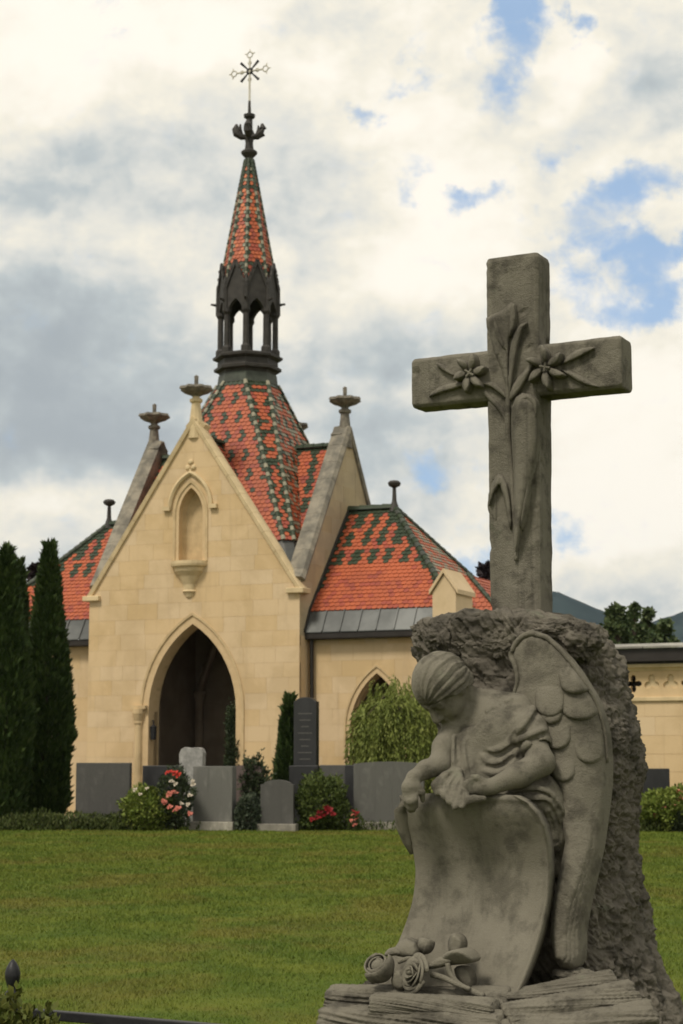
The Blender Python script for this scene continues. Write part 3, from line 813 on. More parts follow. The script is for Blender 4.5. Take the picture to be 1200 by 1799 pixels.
# wings, mirrored left and right
WV0, WV1, WE, WR, WU, WT, WHU = .60, 5.70, 4.80, 8.28, 7.10, 5.30, 4.50
def wing(s):
    fn = (lambda a, b, d: (s * a, WV0 + d, b))
    wu = 5.04
    if s > 0:
        hole = arch(wu, .84, 2.30, 1.56, 8, -.01); bh_ = arch(wu, .74, 2.30, 1.42, 8, -.01)
    else:
        hole = arch(5.0, .84, 2.30, 1.56, 8, -.01); bh_ = arch(5.0, .74, 2.30, 1.42, 8, -.01)
    ashlar(CH, fn, [(H, 0), (WU, 0), (WU, WE), (H, WE)], [hole], .72, .40, M['ashlar'], seed=8 + s, backing=M['mortar'], back_holes=[bh_], back_depth=.42)
    uc = wu if s > 0 else 5.0
    arch_rings(uc, 2.30, [(.90, 1.64, .01), (.90, 1.64, -.03), (.86, 1.58, -.03), (.82, 1.53, .06), (.80, 1.50, .10), (.75, 1.43, .18), (.72, 1.40, .22), (.72, 1.40, .46)], fn, 0).build('window_moulding', M['dressed'], CH)
    mb = MB()
    mb.box((min(s * (WU - .4), s * WU), WV0 + .42, 0), (max(s * (WU - .4), s * WU), WV1, WE)); mb.box((min(s * H, s * WU), WV1 - .4, 0), (max(s * H, s * WU), WV1 - .001, WE - .002))
    mb.build('wall', M['ashlar_grey'], CH)
    mb = MB(); mb.face([(s * H, WV0 + .45, .02), (s * WU, WV0 + .45, .02), (s * WU, WV1, .02), (s * H, WV1, .02)]); mb.face([(s * H, WV0 + .4, 4.6), (s * WU, WV0 + .4, 4.6), (s * WU, WV1, 4.6), (s * H, WV1, 4.6)])
    mb.face([(s * H, 3.3, 0), (s * WU, 3.3, 0), (s * WU, 3.3, 4.6), (s * H, 3.3, 4.6)])
    mb.build('loggia_lining', M['interior'], CH)
    # cornice band and gutter, sheet metal apron, tiled hip roof
    mb = MB(); mb.box((min(s * H, s * (WU + .3)), WV0 - .30, WE - .20), (max(s * H, s * (WU + .3)), WV0 + .1, WE - .02)); mb.box((min(s * (WU - .1), s * (WU + .3)), WV0 + .1, WE - .20), (max(s * (WU - .1), s * (WU + .3)), WV1 + .2, WE - .02)); mb.build('gutter', M['gutter'], CH, bevel=.03)
    mb = MB(); mb.tube([(s * (H + .12), WV0 - .12, WE - .12), (s * (H + .12), WV0 - .12, WE - .4), (s * (H + .12), WV0 - .07, .0)], .055, 8); mb.build('downpipe', M['gutter'], CH)
    v_t, v_b = WV0 - .02, WV0 - .32                     # tile foot and gutter edge
    nsh = 8
    u_l, u_r = H, WU + .05
    for k in range(nsh):
        a0, a1 = u_l + (u_r - u_l) * k / nsh, u_l + (u_r - u_l) * (k + 1) / nsh
        mb = MB(); g = .012
        lean = .10
        mb.hexa([(s * (a0 + g), v_b, WE - .01), (s * (a1 - g), v_b, WE - .01), (s * (a1 - g + lean * 0), v_t + .02, WT + .04), (s * (a0 + g), v_t + .02, WT + .04)], [(s * (a0 + g), v_b, WE - .03), (s * (a1 - g), v_b, WE - .03), (s * (a1 - g), v_t + .02, WT + .02), (s * (a0 + g), v_t + .02, WT + .02)])
        mb.beam((s * a0, v_b, WE + .005), (s * a0, v_t + .02, WT + .055), .03, .05)
        mb.build('metal_sheet', M['apron'], CH)
    mb = MB(); mb.hexa([(s * (u_r + .28), v_b, WE - .01), (s * (u_r + .28), WV1 + .3, WE - .01), (s * (u_r + .0), WV1, WT + .04), (s * u_r, v_t, WT + .04)], [(s * (u_r + .28), v_b, WE - .04), (s * (u_r + .28), WV1 + .3, WE - .04), (s * u_r, WV1, WT), (s * u_r, v_t, WT)]); mb.build('metal_sheet', M['apron'], CH)
    vt = v_t + .02
    run, rise = D - vt, WR - WT
    ln = math.hypot(run, rise)
    slv = (0, run / ln, rise / ln)
    tiles(CH, (s * H, vt, WT + .045), (s, 0, 0), slv, [(0, 0), (WU + .05 - H, 0), (WHU - H, ln), (0, ln)], TM, diamonds(12, 3.2, 5, 1.0, 2, .6, .14), seed=20 + s, tw=.146, ex=.142)
    tiles(CH, (s * H, WV1 + .0, WT + .045), (s, 0, 0), (0, -run / ln, rise / ln), [(0, 0), (WU + .05 - H, 0), (WHU - H, ln), (0, ln)], TM, diamonds(12, 3.2, 5, 1.0, 2, .6, .14), seed=23 + s, tw=.146, ex=.142)
    hr = WU + .05 - WHU; l2 = math.hypot(hr, rise)
    tiles(CH, (s * (WU + .05), D, WT + .045), (0, 1, 0), (-s * hr / l2, 0, rise / l2), [(-(D - vt), 0), (D - vt, 0), (.02, l2), (-.02, l2)], TM, lambda r, c, n, rn: 1 if r >= n - 3 else (2 if rn.random() < .5 else 0), seed=27 + s, tw=.144, ex=.125)  # random cream tiles paint a grazing glint onto the hip end
    ridge_tiles(CH, (s * H, D, WR + .03), (s * WHU, D, WR + .03), .12, [M['t_green']], .28)
    for vv in (vt, WV1): ridge_tiles(CH, (s * (WU + .05), vv, WT + .07), (s * WHU, D, WR + .04), .085, [M['t_green'], M['verdigris']], .2, 'hip_tiles', pick=lambda j, n: j % 2)
    mb = MB(); mb.lathe([(.17, 8.2), (.10, 8.40), (.065, 8.5), (.05, 8.86), (.16, 8.92), (.185, 8.99), (.13, 9.05), (.03, 9.07)], 10, (s * WHU, D, 0)); mb.build('roof_finial', M['lantern'], CH)
    # flashing where the wing roof meets the gable wall
    mb = MB(); mb.beam((s * (H + .02), vt, WT + .10), (s * (H + .02), D, WR + .10), .05, .10); mb.beam((s * (H + .02), v_b, WE), (s * (H + .02), vt, WT + .10), .05, .10); mb.build('flashing', M['lantern'], CH)
    # buttress with saddle-roofed cap at the wing's outer corner
    b0, b1, d0, d1, ze, zt = 6.97, 7.58, -.42, .98, 5.62, 6.10
    mb = MB()
    mb.box((min(s * b0, s * b1), d0, 0), (max(s * b0, s * b1), d1 - .2, ze))
    mb.hexa([(s * b0, d0, ze), (s * b1, d0, ze), (s * (b0 + b1) / 2, d0, zt - .04)], [(s * b0, d1 - .2, ze), (s * b1, d1 - .2, ze), (s * (b0 + b1) / 2, d1 - .2, zt - .04)])
    bo = mb.build('buttress', M['ashlar'], CH)
    mb = MB()
    um = (b0 + b1) / 2
    for (ua, ub) in ((b0 - .07, um), (b1 + .07, um)):
        sg = -1 if ua < um else 1
        mb.hexa([(s * ua, d0 - .06, ze - .05), (s * ua, d1 - .17, ze - .05), (s * ub, d1 - .17, zt), (s * ub, d0 - .06, zt)], [(s * ua, d0 - .06, ze + .06), (s * ua, d1 - .17, ze + .06), (s * ub, d1 - .17, zt + .11), (s * ub, d0 - .06, zt + .11)])
    mb.build('buttress_cap', M['ashlar'], bo)
wing(1); wing(-1)

# lower hipped roof behind each wing
for s in (-1, 1):
    mb = MB(); 
    mb.box((min(s * (WU - .2), s * 8.0), 2.2, 0), (max(s * (WU - .2), s * 8.0), 5.4, 4.75)); mb.build('wall', M['ashlar_grey'], CH)
    hz = 6.35; hb = 4.85
    l_ = math.hypot(1.5, hz - hb)
    tiles(CH, (s * 8.2, 3.8, hb), (0, 1, 0), (-s * 1.5 / l_, 0, (hz - hb) / l_), [(-1.7, 0), (1.7, 0), (.9, l_), (-.9, l_)], TM, lambda r, c, n, rn: base_red(rn), seed=80 + s)
    l2 = math.hypot(.8, hz - hb)
    tiles(CH, (s * 6.4, 2.1, hb), (s, 0, 0), (0, .8 / l2, (hz - hb) / l2), [(0, 0), (1.8, 0), (.3, l2), (0, l2)], TM, lambda r, c, n, rn: base_red(rn), seed=84 + s)
    ridge_tiles(CH, (s * 8.2, 2.1, hb + .03), (s * 6.7, 2.9, hz + .03), .07, [M['t_green']], .25, 'hip_tiles')

# ------------------------------------------------------------------ cemetery arcade beside the chapel
def arcade(s, u0, u1, label):
    A = thing('arcade_wall', label, 'arcade wall', (-3.954, 48, 0), -TH)
    v = .62
    fn = lambda a, b, d: (s * a, v + d, b)
    ashlar(A, fn, [(u0, 0), (u1, 0), (u1, 2.92), (u0, 2.92)], [], 1.1, .42, M['ashlar'], seed=31 + s, backing=M['mortar'], joint=.008)
    mb = MB(); mb.box((min(s * u0, s * u1), v - .06, 2.92), (max(s * u0, s * u1), v + .4, 3.02)); mb.build('string_course', M['coping'], A, bevel=.015)
    # pierced frieze: quatrefoil openings and blind trefoils
    out = [(u0, 3.02), (u1, 3.02), (u1, 3.64), (u0, 3.64)]
    holes, blind = [], []
    x = u0 + .35
    k = 0
    while x < u1 - .3:
        c = (x, 3.34)
        if k % 3 == 0:
            holes.append([(c[0] + r_ * math.cos(t), c[1] + r_ * math.sin(t)) for t in np.linspace(0, 2 * np.pi, 33)[:-1] for r_ in (.075 + .135 * abs(math.cos(2 * t)) ** 1.1,)])
        else:
            blind.append(c)
            holes.append([(c[0] + r_ * math.cos(t), c[1] + .015 + r_ * math.sin(t)) for t in np.linspace(0, 2 * np.pi, 31)[:-1] for r_ in (.065 + .135 * abs(math.cos(1.5 * (t - math.pi / 2))) ** 1.1,)])
        x += .455; k += 1
    mb = MB(); mb.prism([out] + holes, fn, 0, .16); mb.build('frieze', M['ashlar'], A)
    mb = MB(); mb.box((min(s * u0, s * u1), v + .40, 3.02), (max(s * u0, s * u1), v + .46, 3.64)); mb.build('frieze_backing', M['gutter'], A)
    for c in blind:
        mb = MB(); mb.hexa([fn(c[0] + a, 3.34 + b, .05) for a, b in ((-.222, -.22), (.222, -.22), (.222, .26), (-.222, .26))], [fn(c[0] + a, 3.34 + b, .11) for a, b in ((-.222, -.22), (.222, -.22), (.222, .26), (-.222, .26))])
        mb.build('blind_trefoil', M['coping'], A)
    mb = MB(); mb.rings([[fn(a, b, d) for d, b in ((.3, 3.64), (-.02, 3.64), (-.06, 3.70), (-.12, 3.72), (-.12, 3.80), (.3, 3.80))] for a in (u0, u1)]); mb.build('cornice', M['coping'], A)
    mb = MB(); mb.box((min(s * u0, s * u1), v - .32, 3.86), (max(s * u0, s * u1), v - .12, 4.16)); mb.box((min(s * u0, s * u1), v - .12, 3.80), (max(s * u0, s * u1), v + 2.4, 4.14)); mb.build('fascia', M['gutter'], A)
    for k in range(int((u1 - u0) / 1.2)):
        a0, a1 = u0 + k * 1.2 + .01, u0 + (k + 1) * 1.2 - .01
        mb = MB(); mb.hexa([fn(a0, 4.165, -.40), fn(a1, 4.165, -.40), fn(a1, 4.40, 2.6), fn(a0, 4.40, 2.6)], [fn(a0, 4.21, -.40), fn(a1, 4.21, -.40), fn(a1, 4.46, 2.6), fn(a0, 4.46, 2.6)])
        mb.build('roof_sheet', M['roofpale'], A)
    return A
M['roofpale'] = simple('pale_roof_sheet', (.36, .34, .29), (.20, .19, .17), 1.6, .7, .2, rand=.1)
arcade(1, 7.26, 17.0, 'low cream arcade wall with pierced quatrefoil frieze and flat pale roof')
arcade(-1, 7.26, 15.0, 'cream arcade wall behind the dark columnar trees at the chapel')

# ------------------------------------------------------------------ plants
def leafmat(name, c1, c2, c3=None, scale=3.0):
    def f(t, b):
        g = t.n('ShaderNodeNewGeometry').outputs['Random Per Island']
        co = t.n('ShaderNodeTexCoord').outputs['Object']
        col = t.mix(t.step(t.noise(co, scale, 4, .6), .35, .65), c1, c2)
        if c3: col = t.mix(t.step(g, .55, 1.0, 0, .8), col, c3)
        setp(t, b, Base_Color=col, Roughness=.65, Specular_IOR_Level=.2)
    return material(name, f)
M['thuja'] = leafmat('thuja_leaf', (.020, .038, .009), (.036, .060, .014), (.060, .085, .022))
M['bark'] = simple('bark', (.07, .05, .035), (.04, .03, .022), 6, .9, .5)
M['willow'] = leafmat('willow_leaf', (.10, .13, .024), (.145, .17, .034), (.19, .21, .055))
M['box'] = leafmat('bush_leaf', (.040, .060, .014), (.068, .092, .021), (.11, .135, .034))
M['darkleaf'] = leafmat('dark_leaf', (.018, .028, .012), (.035, .048, .020), (.06, .075, .035))
M['greyleaf'] = leafmat('grey_green_leaf', (.035, .050, .030), (.06, .075, .045), (.09, .105, .070))
M['limeleaf'] = leafmat('lime_leaf', (.10, .14, .022), (.14, .18, .032), (.20, .22, .05))
M['purple'] = leafmat('purple_leaf', (.012, .008, .010), (.022, .013, .015), (.03, .02, .022))
M['treeleaf'] = leafmat('tree_leaf', (.045, .070, .026), (.075, .10, .038), (.11, .13, .055), 1.0)
M['greenyellow'] = leafmat('yellow_green_leaf', (.06, .075, .014), (.095, .105, .02), (.14, .14, .03), 8)
M['weeds'] = leafmat('weed_leaf', (.030, .045, .010), (.055, .072, .016), (.085, .095, .03))
for nm, c1, c2 in (('rose_red', (.52, .040, .02), (.38, .02, .015)), ('rose_pink', (.58, .20, .14), (.46, .13, .10)), ('rose_white', (.55, .48, .38), (.42, .36, .28)), ('begonia', (.26, .008, .012), (.17, .005, .008))):
    M[nm] = simple(nm, c1, c2, 8, .6, 0)

def leaves(P, size, aspect=.5, dirs=None, jitter=1.0):
    """rhombic leaf faces at points P; long axis along dirs (else random)"""
    n = len(P)
    d = rng.normal(size=(n, 3)) if dirs is None else dirs + jitter * rng.normal(size=(n, 3))
    d /= np.linalg.norm(d, axis=1)[:, None]
    q = rng.normal(size=(n, 3)); sdir = np.cross(d, q); sdir /= np.linalg.norm(sdir, axis=1)[:, None]
    L = (np.asarray(size) * (.7 + .6 * rng.random(n)))[:, None]
    V = np.empty((n, 4, 3), np.float32)
    V[:, 0] = P; V[:, 1] = P + d * L * .5 + sdir * L * aspect * .5; V[:, 2] = P + d * L; V[:, 3] = P + d * L * .5 - sdir * L * aspect * .5
    return V.reshape(-1, 3), np.arange(n * 4).reshape(-1, 4)

def thuja(px, pytop, wpx, Y, label, group, n=15000):
    b = at(px, 1400, Y); top = at(px, pytop, Y)[2]; r0 = wpx * Y / FPX / 2
    t = thing('columnar_thuja', label, 'conifer', (b[0], Y, 0), rng.random() * 6, group)
    ph = rng.random(n) * 2 * np.pi; z = top * (1 - rng.random(n) ** .75) * .97
    k = z / top
    rad = r0 * np.clip((1 - k) * 1.6, 0, 1) ** .80 * (.86 + .14 * np.sin(k * 3)) * np.where(k < .06, .75 + k * 4, 1)
    lump = 1 + .22 * fbm(np.stack([np.cos(ph) * 1.6, np.sin(ph) * 1.6, z * .9], 1), 3) * 1.6
    rr = rad * lump * (.72 + .28 * rng.random(n) ** .5)
    P = np.stack([np.cos(ph) * rr, np.sin(ph) * rr, z + .05], 1)
    dr = np.stack([np.cos(ph) * .5, np.sin(ph) * .5, np.full(n, 1.0)], 1)
    V, F = leaves(P, .20, .38, dr, .28)
    npmesh('crown', V, F, M['thuja'], t)
    mb = MB(); mb.tube([(0, 0, 0), (0, 0, top * .55), (0, 0, top * .93)], [.11, .07, .015], 8); mb.build('trunk', M['bark'], t)
    return t
G1 = 'columnar thujas left of the chapel'
thuja(78, 948, 84, 43.6, 'dark columnar conifer standing closest to the chapel wall, with a pointed top', G1)
thuja(2, 955, 92, 41.6, 'thick dark columnar conifer, outermost from the chapel, cut by the picture edge', G1)
thuja(26, 978, 50, 45.5, 'slender dark columnar conifer squeezed between two thicker ones', G1, 9000)

def bush(name, label, cat, px, pytop, wpx, Y, mat, n=5000, size=.07, depth=.8, group=None, base=0.0, aspect=.5, flat=1.0, lump=.35):
    b = at(px, 1400, Y); h = at(px, pytop, Y)[2] - base; r0 = wpx * Y / FPX / 2
    t = thing(name, label, cat, (b[0], Y, base), rng.random() * 6, group)
    q = rng.normal(size=(n, 3)); q /= np.linalg.norm(q, axis=1)[:, None]
    lm = 1 + lump * fbm(q * 2.2 + px, 3) * 1.4
    rr = (.55 + .45 * rng.random(n) ** .4) * lm
    P = q * rr[:, None] * np.array([r0, r0 * depth, h / 2]) * np.array([1, 1, flat]) + np.array([0, 0, h / 2])
    P = P[P[:, 2] > 0]
    d = P - np.array([0, 0, h * .3]); d /= np.linalg.norm(d, axis=1)[:, None] + 1e-6
    V, F = leaves(P, size, aspect, d + np.array([0, 0, .3]), .8)
    npmesh('foliage', V, F, mat, t)
    mb = MB()
    for k in range(4):
        a_ = k * 1.6 + px; mb.tube([(0, 0, 0), (math.cos(a_) * r0 * .35, math.sin(a_) * r0 * .3, h * .45), (math.cos(a_) * r0 * .6, math.sin(a_) * r0 * .5, h * .75)], [.02, .014, .006], 5)
    mb.build('stem', M['bark'], t)
    return t, r0, h

_fl = {}
def flower_mesh(mat):
    if mat.name not in _fl:
        mb = MB()
        for k in range(9):                            # overlapping cupped petals
            a_ = k * 2.4; r_ = .25 + .085 * k; tl = .2 + .07 * k
            c = Vector((math.cos(a_), math.sin(a_), 0)); s_ = Vector((-c.y, c.x, 0))
            p = [c * r_ * .2 + Vector((0, 0, .1)), c * r_ * .8 + s_ * .38 + Vector((0, 0, .45 - tl * .3)), c * r_ * 1.15 + Vector((0, 0, .55 - tl * .45)), c * r_ * .8 - s_ * .38 + Vector((0, 0, .45 - tl * .3))]
            mb.face(p)
        o = mb.build('flower', mat); COL.objects.unlink(o); _fl[mat.name] = o
    return _fl[mat.name]
def flowers(t, pts, mat, size):
    for p in pts:
        o = flower_mesh(mat).copy(); COL.objects.link(o); o.parent = t
        rz = t.rotation_euler.z
        wx, wy = p[0], p[1]
        o.location = (wx * math.cos(-rz) - wy * math.sin(-rz), wx * math.sin(-rz) + wy * math.cos(-rz), p[2])
        o.scale = (size * random.uniform(.8, 1.2),) * 3
        o.rotation_euler = (random.uniform(.4, 1.2), random.uniform(-.4, .4), random.uniform(-.5, .5) - rz)
def fl_at(t, spots, Y, dv=-.5):
    r = []
    for px, py in spots:
        p = at(px, py, Y + dv); r.append((p[0] - t.location.x, p[1] - t.location.y, p[2] - t.location.z))
    return r

# shrubs and roses among the graves
t, _, _ = bush('rose_bush', 'rose bush with red, pink and white flowers in front of the porch arch', 'rose bush', 308, 1352, 66, 40.3, M['darkleaf'], 2400, .08)
flowers(t, fl_at(t, [(300, 1357), (307, 1359), (294, 1358), (313, 1362)], 40.3, -.38), M['rose_red'], .09)
flowers(t, fl_at(t, [(297, 1396), (305, 1393), (289, 1412), (298, 1418), (308, 1424), (312, 1421), (287, 1408), (333, 1430)], 40.3, -.38), M['rose_pink'], .088)
flowers(t, fl_at(t, [(301, 1373), (308, 1378), (338, 1372), (333, 1398), (318, 1412), (330, 1414), (339, 1378)], 40.3, -.38), M['rose_white'], .065)
t, _, _ = bush('green_bush', 'spreading mid green bush with pale tips beside the grey slab left of the porch', 'bush', 262, 1383, 105, 40.6, M['limeleaf'], 5200, .085)
flowers(t, fl_at(t, [(237, 1388), (258, 1386), (246, 1396)], 40.6), M['rose_white'], .07)
bush('green_bush', 'dark leafy shrub with loose upright sprays beside the reddish gravestone', 'bush', 447, 1330, 58, 42.0, M['darkleaf'], 3600, .09, lump=.7)
bush('grey_green_bush', 'low grey green bush at the foot of the arched gravestone', 'bush', 438, 1398, 58, 40.4, M['greyleaf'], 3000, .075)
t, _, _ = bush('begonia_bush', 'rounded green bush with deep red begonia flowers beside the large grey slab', 'bush', 566, 1364, 104, 40.6, M['box'], 6500, .085)
flowers(t, fl_at(t, [(570, 1418), (578, 1424), (562, 1426), (572, 1432), (566, 1434), (584, 1430), (556, 1437), (574, 1420), (548, 1440)], 40.6, -.60), M['begonia'], .09)
t, _, _ = bush('small_begonia', 'small red and white bedding plant at the corner of the large grey slab', 'flower', 622, 1425, 26, 40.3, M['box'], 500, .06)
flowers(t, fl_at(t, [(620, 1432), (626, 1440), (617, 1442), (623, 1450)], 40.3, -.15), M['rose_pink'], .07)
flowers(t, fl_at(t, [(620, 1426), (627, 1430)], 40.3, -.15), M['begonia'], .08)
t, _, _ = bush('rose_bush', 'broad yellowish green rose bush with pale pink flowers before the arcade wall', 'rose bush', 1178, 1388, 150, 40.5, M['limeleaf'], 6500, .10)
flowers(t, fl_at(t, [(1192, 1392), (1197, 1402), (1165, 1420), (1186, 1410), (1150, 1432)], 40.5), M['rose_pink'], .10)
bush('green_bush', 'dark green bush below the black gravestone at the arcade wall', 'bush', 1145, 1405, 80, 40.9, M['box'], 4200, .09)
bush('green_bush', 'dark green bush at the right picture edge beside the lime rose bush', 'bush', 1203, 1425, 60, 39.9, M['darkleaf'], 3000, .09)
bush('ivy_shrub', 'dark ivy grown shrub at the right jamb of the porch arch', 'shrub', 409, 1244, 38, 47.72, M['darkleaf'], 6000, .09, depth=.7, lump=.5)
thuja(508, 1222, 44, 43.4, 'small bright green cone shaped conifer beside the black stele', None, 4500)['category'] = 'conifer'

def strip(name, label, x0, x1, Y, h, n, mat):
    a, b = at(x0, 1440, Y), at(x1, 1440, Y)
    X = a[0] + (b[0] - a[0]) * rng.random(n); Yy = Y + .9 * (rng.random(n) - .5); Z = h * rng.random(n) ** 1.6 * (1 + fbm(np.stack([X * 1.5, Yy, X * 0], 1), 3))
    V, F = leaves(np.stack([X, Yy, np.clip(Z, 0, 2)], 1), .10, .35, np.tile([0, 0, 1.0], (n, 1)), .5)
    o = npmesh(name, V, F, mat); kind(o, 'stuff'); o['label'] = label
strip('ground_cover', 'low dark green plants along the edge of the lawn', -40, 250, 40.8, .30, 6500, M['weeds'])
strip('ground_cover', 'low green plants between the gravestones and the lawn', 345, 730, 40.9, .16, 3000, M['weeds'])
strip('ground_cover', 'low plants below the rose bushes on the right', 1080, 1240, 40.3, .26, 2600, M['weeds'])

# weeping tree in front of the wing window
def weeping():
    Y = 43.8
    b = at(702, 1400, Y); top = at(702, 1203, Y)[2]
    t = thing('weeping_willow', 'small weeping tree with pale green hanging strands before the wing window', 'tree', (b[0], Y, 0))
    Ps, Ds = [], []
    for k in range(800):
        a_ = rng.random() * 2 * np.pi; r0 = 1.16 * rng.random() ** .5
        z0 = top * (1 - .15 * (r0 / 1.1) ** 2) * (1 + .10 * math.sin(3 * a_) * r0 / 1.1 + .05 * rng.normal())
        z0 *= (.93 + .07 * rng.random()) * (1 + .13 * min(0.0, math.cos(a_) * r0 / 1.16 + .25))
        ln = z0 * (.35 + .6 * rng.random()); m = int(ln / .065)
        s_ = np.linspace(0, 1, m)
        x = np.cos(a_) * (r0 + .10 * np.sin(s_ * 2.2)) + .05 * np.sin(s_ * 4 + a_ * 5); y = np.sin(a_) * (r0 + .10 * np.sin(s_ * 2.2)); z = z0 - s_ * ln + .10 * np.sin(np.pi * np.clip(s_ * 3, 0, 1))
        Ps.append(np.stack([x, y, z], 1)); Ds.append(np.tile([np.cos(a_) * .35, np.sin(a_) * .35, -1.0], (m, 1)))
    P = np.concatenate(Ps); Dd = np.concatenate(Ds)
    k = P[:, 2] > .3; P = P[k]; Dd = Dd[k]
    V, F = leaves(P, .125, .28, Dd, .4)
    npmesh('crown', V, F, M['willow'], t)
    mb = MB(); mb.tube([(0, 0, 0), (.05, 0, 1.4), (.02, .05, top * .9)], [.09, .07, .03], 8)
    for k in range(7):
        a_ = k * .9; mb.tube([(.02, .05, top * .7), (math.cos(a_) * .4, math.sin(a_) * .4, top * .92), (math.cos(a_) * .85, math.sin(a_) * .85, top * .78)], [.04, .025, .01], 6)
    mb.build('trunk', M['bark'], t)
weeping()

# trees beyond the arcade
def tree(name, label, px, pytop, wpx, Y, mat, crown0=.3, n=9000, size=.3, spire=False, group=None, clumps=40):
    b = at(px, 1400, Y); h = at(px, pytop, Y)[2]; r0 = wpx * Y / FPX / 2
    t = thing(name, label, 'tree', (b[0], Y, 0), 0, group)
    mb = MB(); mb.tube([(0, 0, 0), (.1, 0, h * .45), (0, .1, h * .92)], [.035 * h, .022 * h, .004 * h], 8)
    Ps = []
    for k in range(clumps):
        z = h * (crown0 + (1 - crown0) * rng.random() ** .9)
        f = (z / h - crown0) / (1 - crown0)
        rm = r0 * ((1 - f) ** .7 if spire else math.sin(math.pi * min(1, .18 + .82 * f) * .98) ** .7)
        a_ = rng.random() * 2 * np.pi; rr = rm * rng.random() ** .5
        c = np.array([math.cos(a_) * rr, math.sin(a_) * rr, z])
        mb.tube([(0, 0, max(.2 * h, z - rr * .6 - .1 * h)), (c[0] * .5, c[1] * .5, z - .2 * rr), tuple(c)], [.010 * h, .006 * h, .002 * h], 5)
        cr_ = r0 * (.20 + .22 * rng.random())
        q = rng.normal(size=(n // clumps, 3)); q /= np.linalg.norm(q, axis=1)[:, None]
        Ps.append(c + q * (rng.random((len(q), 1)) ** .5) * cr_ * np.array([1, 1, .75]))
    P = np.concatenate(Ps); P[:, 2] = np.clip(P[:, 2], .3, h)
    V, F = leaves(P, size, .6)
    npmesh('crown', V, F, mat, t)
    mb.build('trunk', M['bark'], t)
GT = 'trees beyond the arcade roof'
tree('leafy_tree', 'bushy green tree rising beyond the flat arcade roof', 1092, 1068, 66, 70, M['treeleaf'], .35, 5600, .24, group=GT)
tree('leafy_tree', 'tallest green tree with upright tips beyond the arcade roof', 1122, 1054, 40, 72, M['treeleaf'], .3, 3600, .22, group=GT)
tree('leafy_tree', 'narrow green tree next to the mountain gap beyond the arcade roof', 1146, 1072, 40, 74, M['treeleaf'], .3, 3200, .22, group=GT)
tree('leafy_tree', 'low rounded tree at the end of the row beyond the arcade roof', 1172, 1096, 64, 76, M['treeleaf'], .4, 3600, .28, group=GT)
tree('purple_tree', 'dark purple leaved tree behind the stone cross and the chapel wing', 868, 996, 88, 62, M['purple'], .3, 14000, .26)
tree('purple_tree', 'dark tree showing between the columnar conifers behind the left wing', 52, 1000, 44, 64, M['purple'], .3, 6000, .26)

# ------------------------------------------------------------------ gravestones
def gr_mat(name, c1, c2, rough=.5, sc_=60, spec=.4):
    def f(t, b):
        co = t.n('ShaderNodeTexCoord').outputs['Object']
        g = t.noise(co, sc_, 5, .7); st = t.noise(t.vm('MULTIPLY', co, (1.6, 1.6, .7)), 2.6, 7, .62, .4)
        col = t.mix(t.step(g, .35, .65), c1, c2)
        col = t.mix(t.step(st, .50, .70, 0, .55), col, tuple(x * 1.55 + .006 for x in c1))
        dr = t.noise(t.vm('MULTIPLY', co, (9, 9, .5)), 1.5, 5, .6)
        col = t.mix(t.step(dr, .55, .75, 0, .45), col, tuple(x * .55 for x in c2))
        oi = t.n('ShaderNodeObjectInfo').outputs['Random']
        col = t.n('ShaderNodeHueSaturation', {'Color': col, 'Value': t.step(oi, 0, 1, .85, 1.18)}).outputs[0]
        setp(t, b, Base_Color=col, Roughness=t.step(st, .4, .7, rough, min(1.0, rough + .25)), Specular_IOR_Level=spec)
        bump(t, b, g, .15, .003)
    return material(name, f)
M['gr_dark'] = gr_mat('dark_granite', (.066, .063, .058), (.050, .048, .044), .6)
M['gr_mid'] = gr_mat('grey_granite', (.115, .112, .100), (.092, .090, .081), .65)
M['gr_black'] = gr_mat('black_granite', (.016, .016, .017), (.024, .024, .025), .35)
M['gr_light'] = gr_mat('light_stone', (.34, .33, .31), (.24, .235, .22), .85, 12)
M['gr_red'] = gr_mat('reddish_granite', (.13, .095, .085), (.09, .065, .06), .6)
M['gr_plinth'] = gr_mat('pale_plinth', (.26, .24, .20), (.19, .175, .145), .85, 10)
M['gr_line'] = simple('worn_lettering', (.10, .095, .085), (.08, .075, .07), 20, .6, 0)
GG = 'gravestones before the chapel'
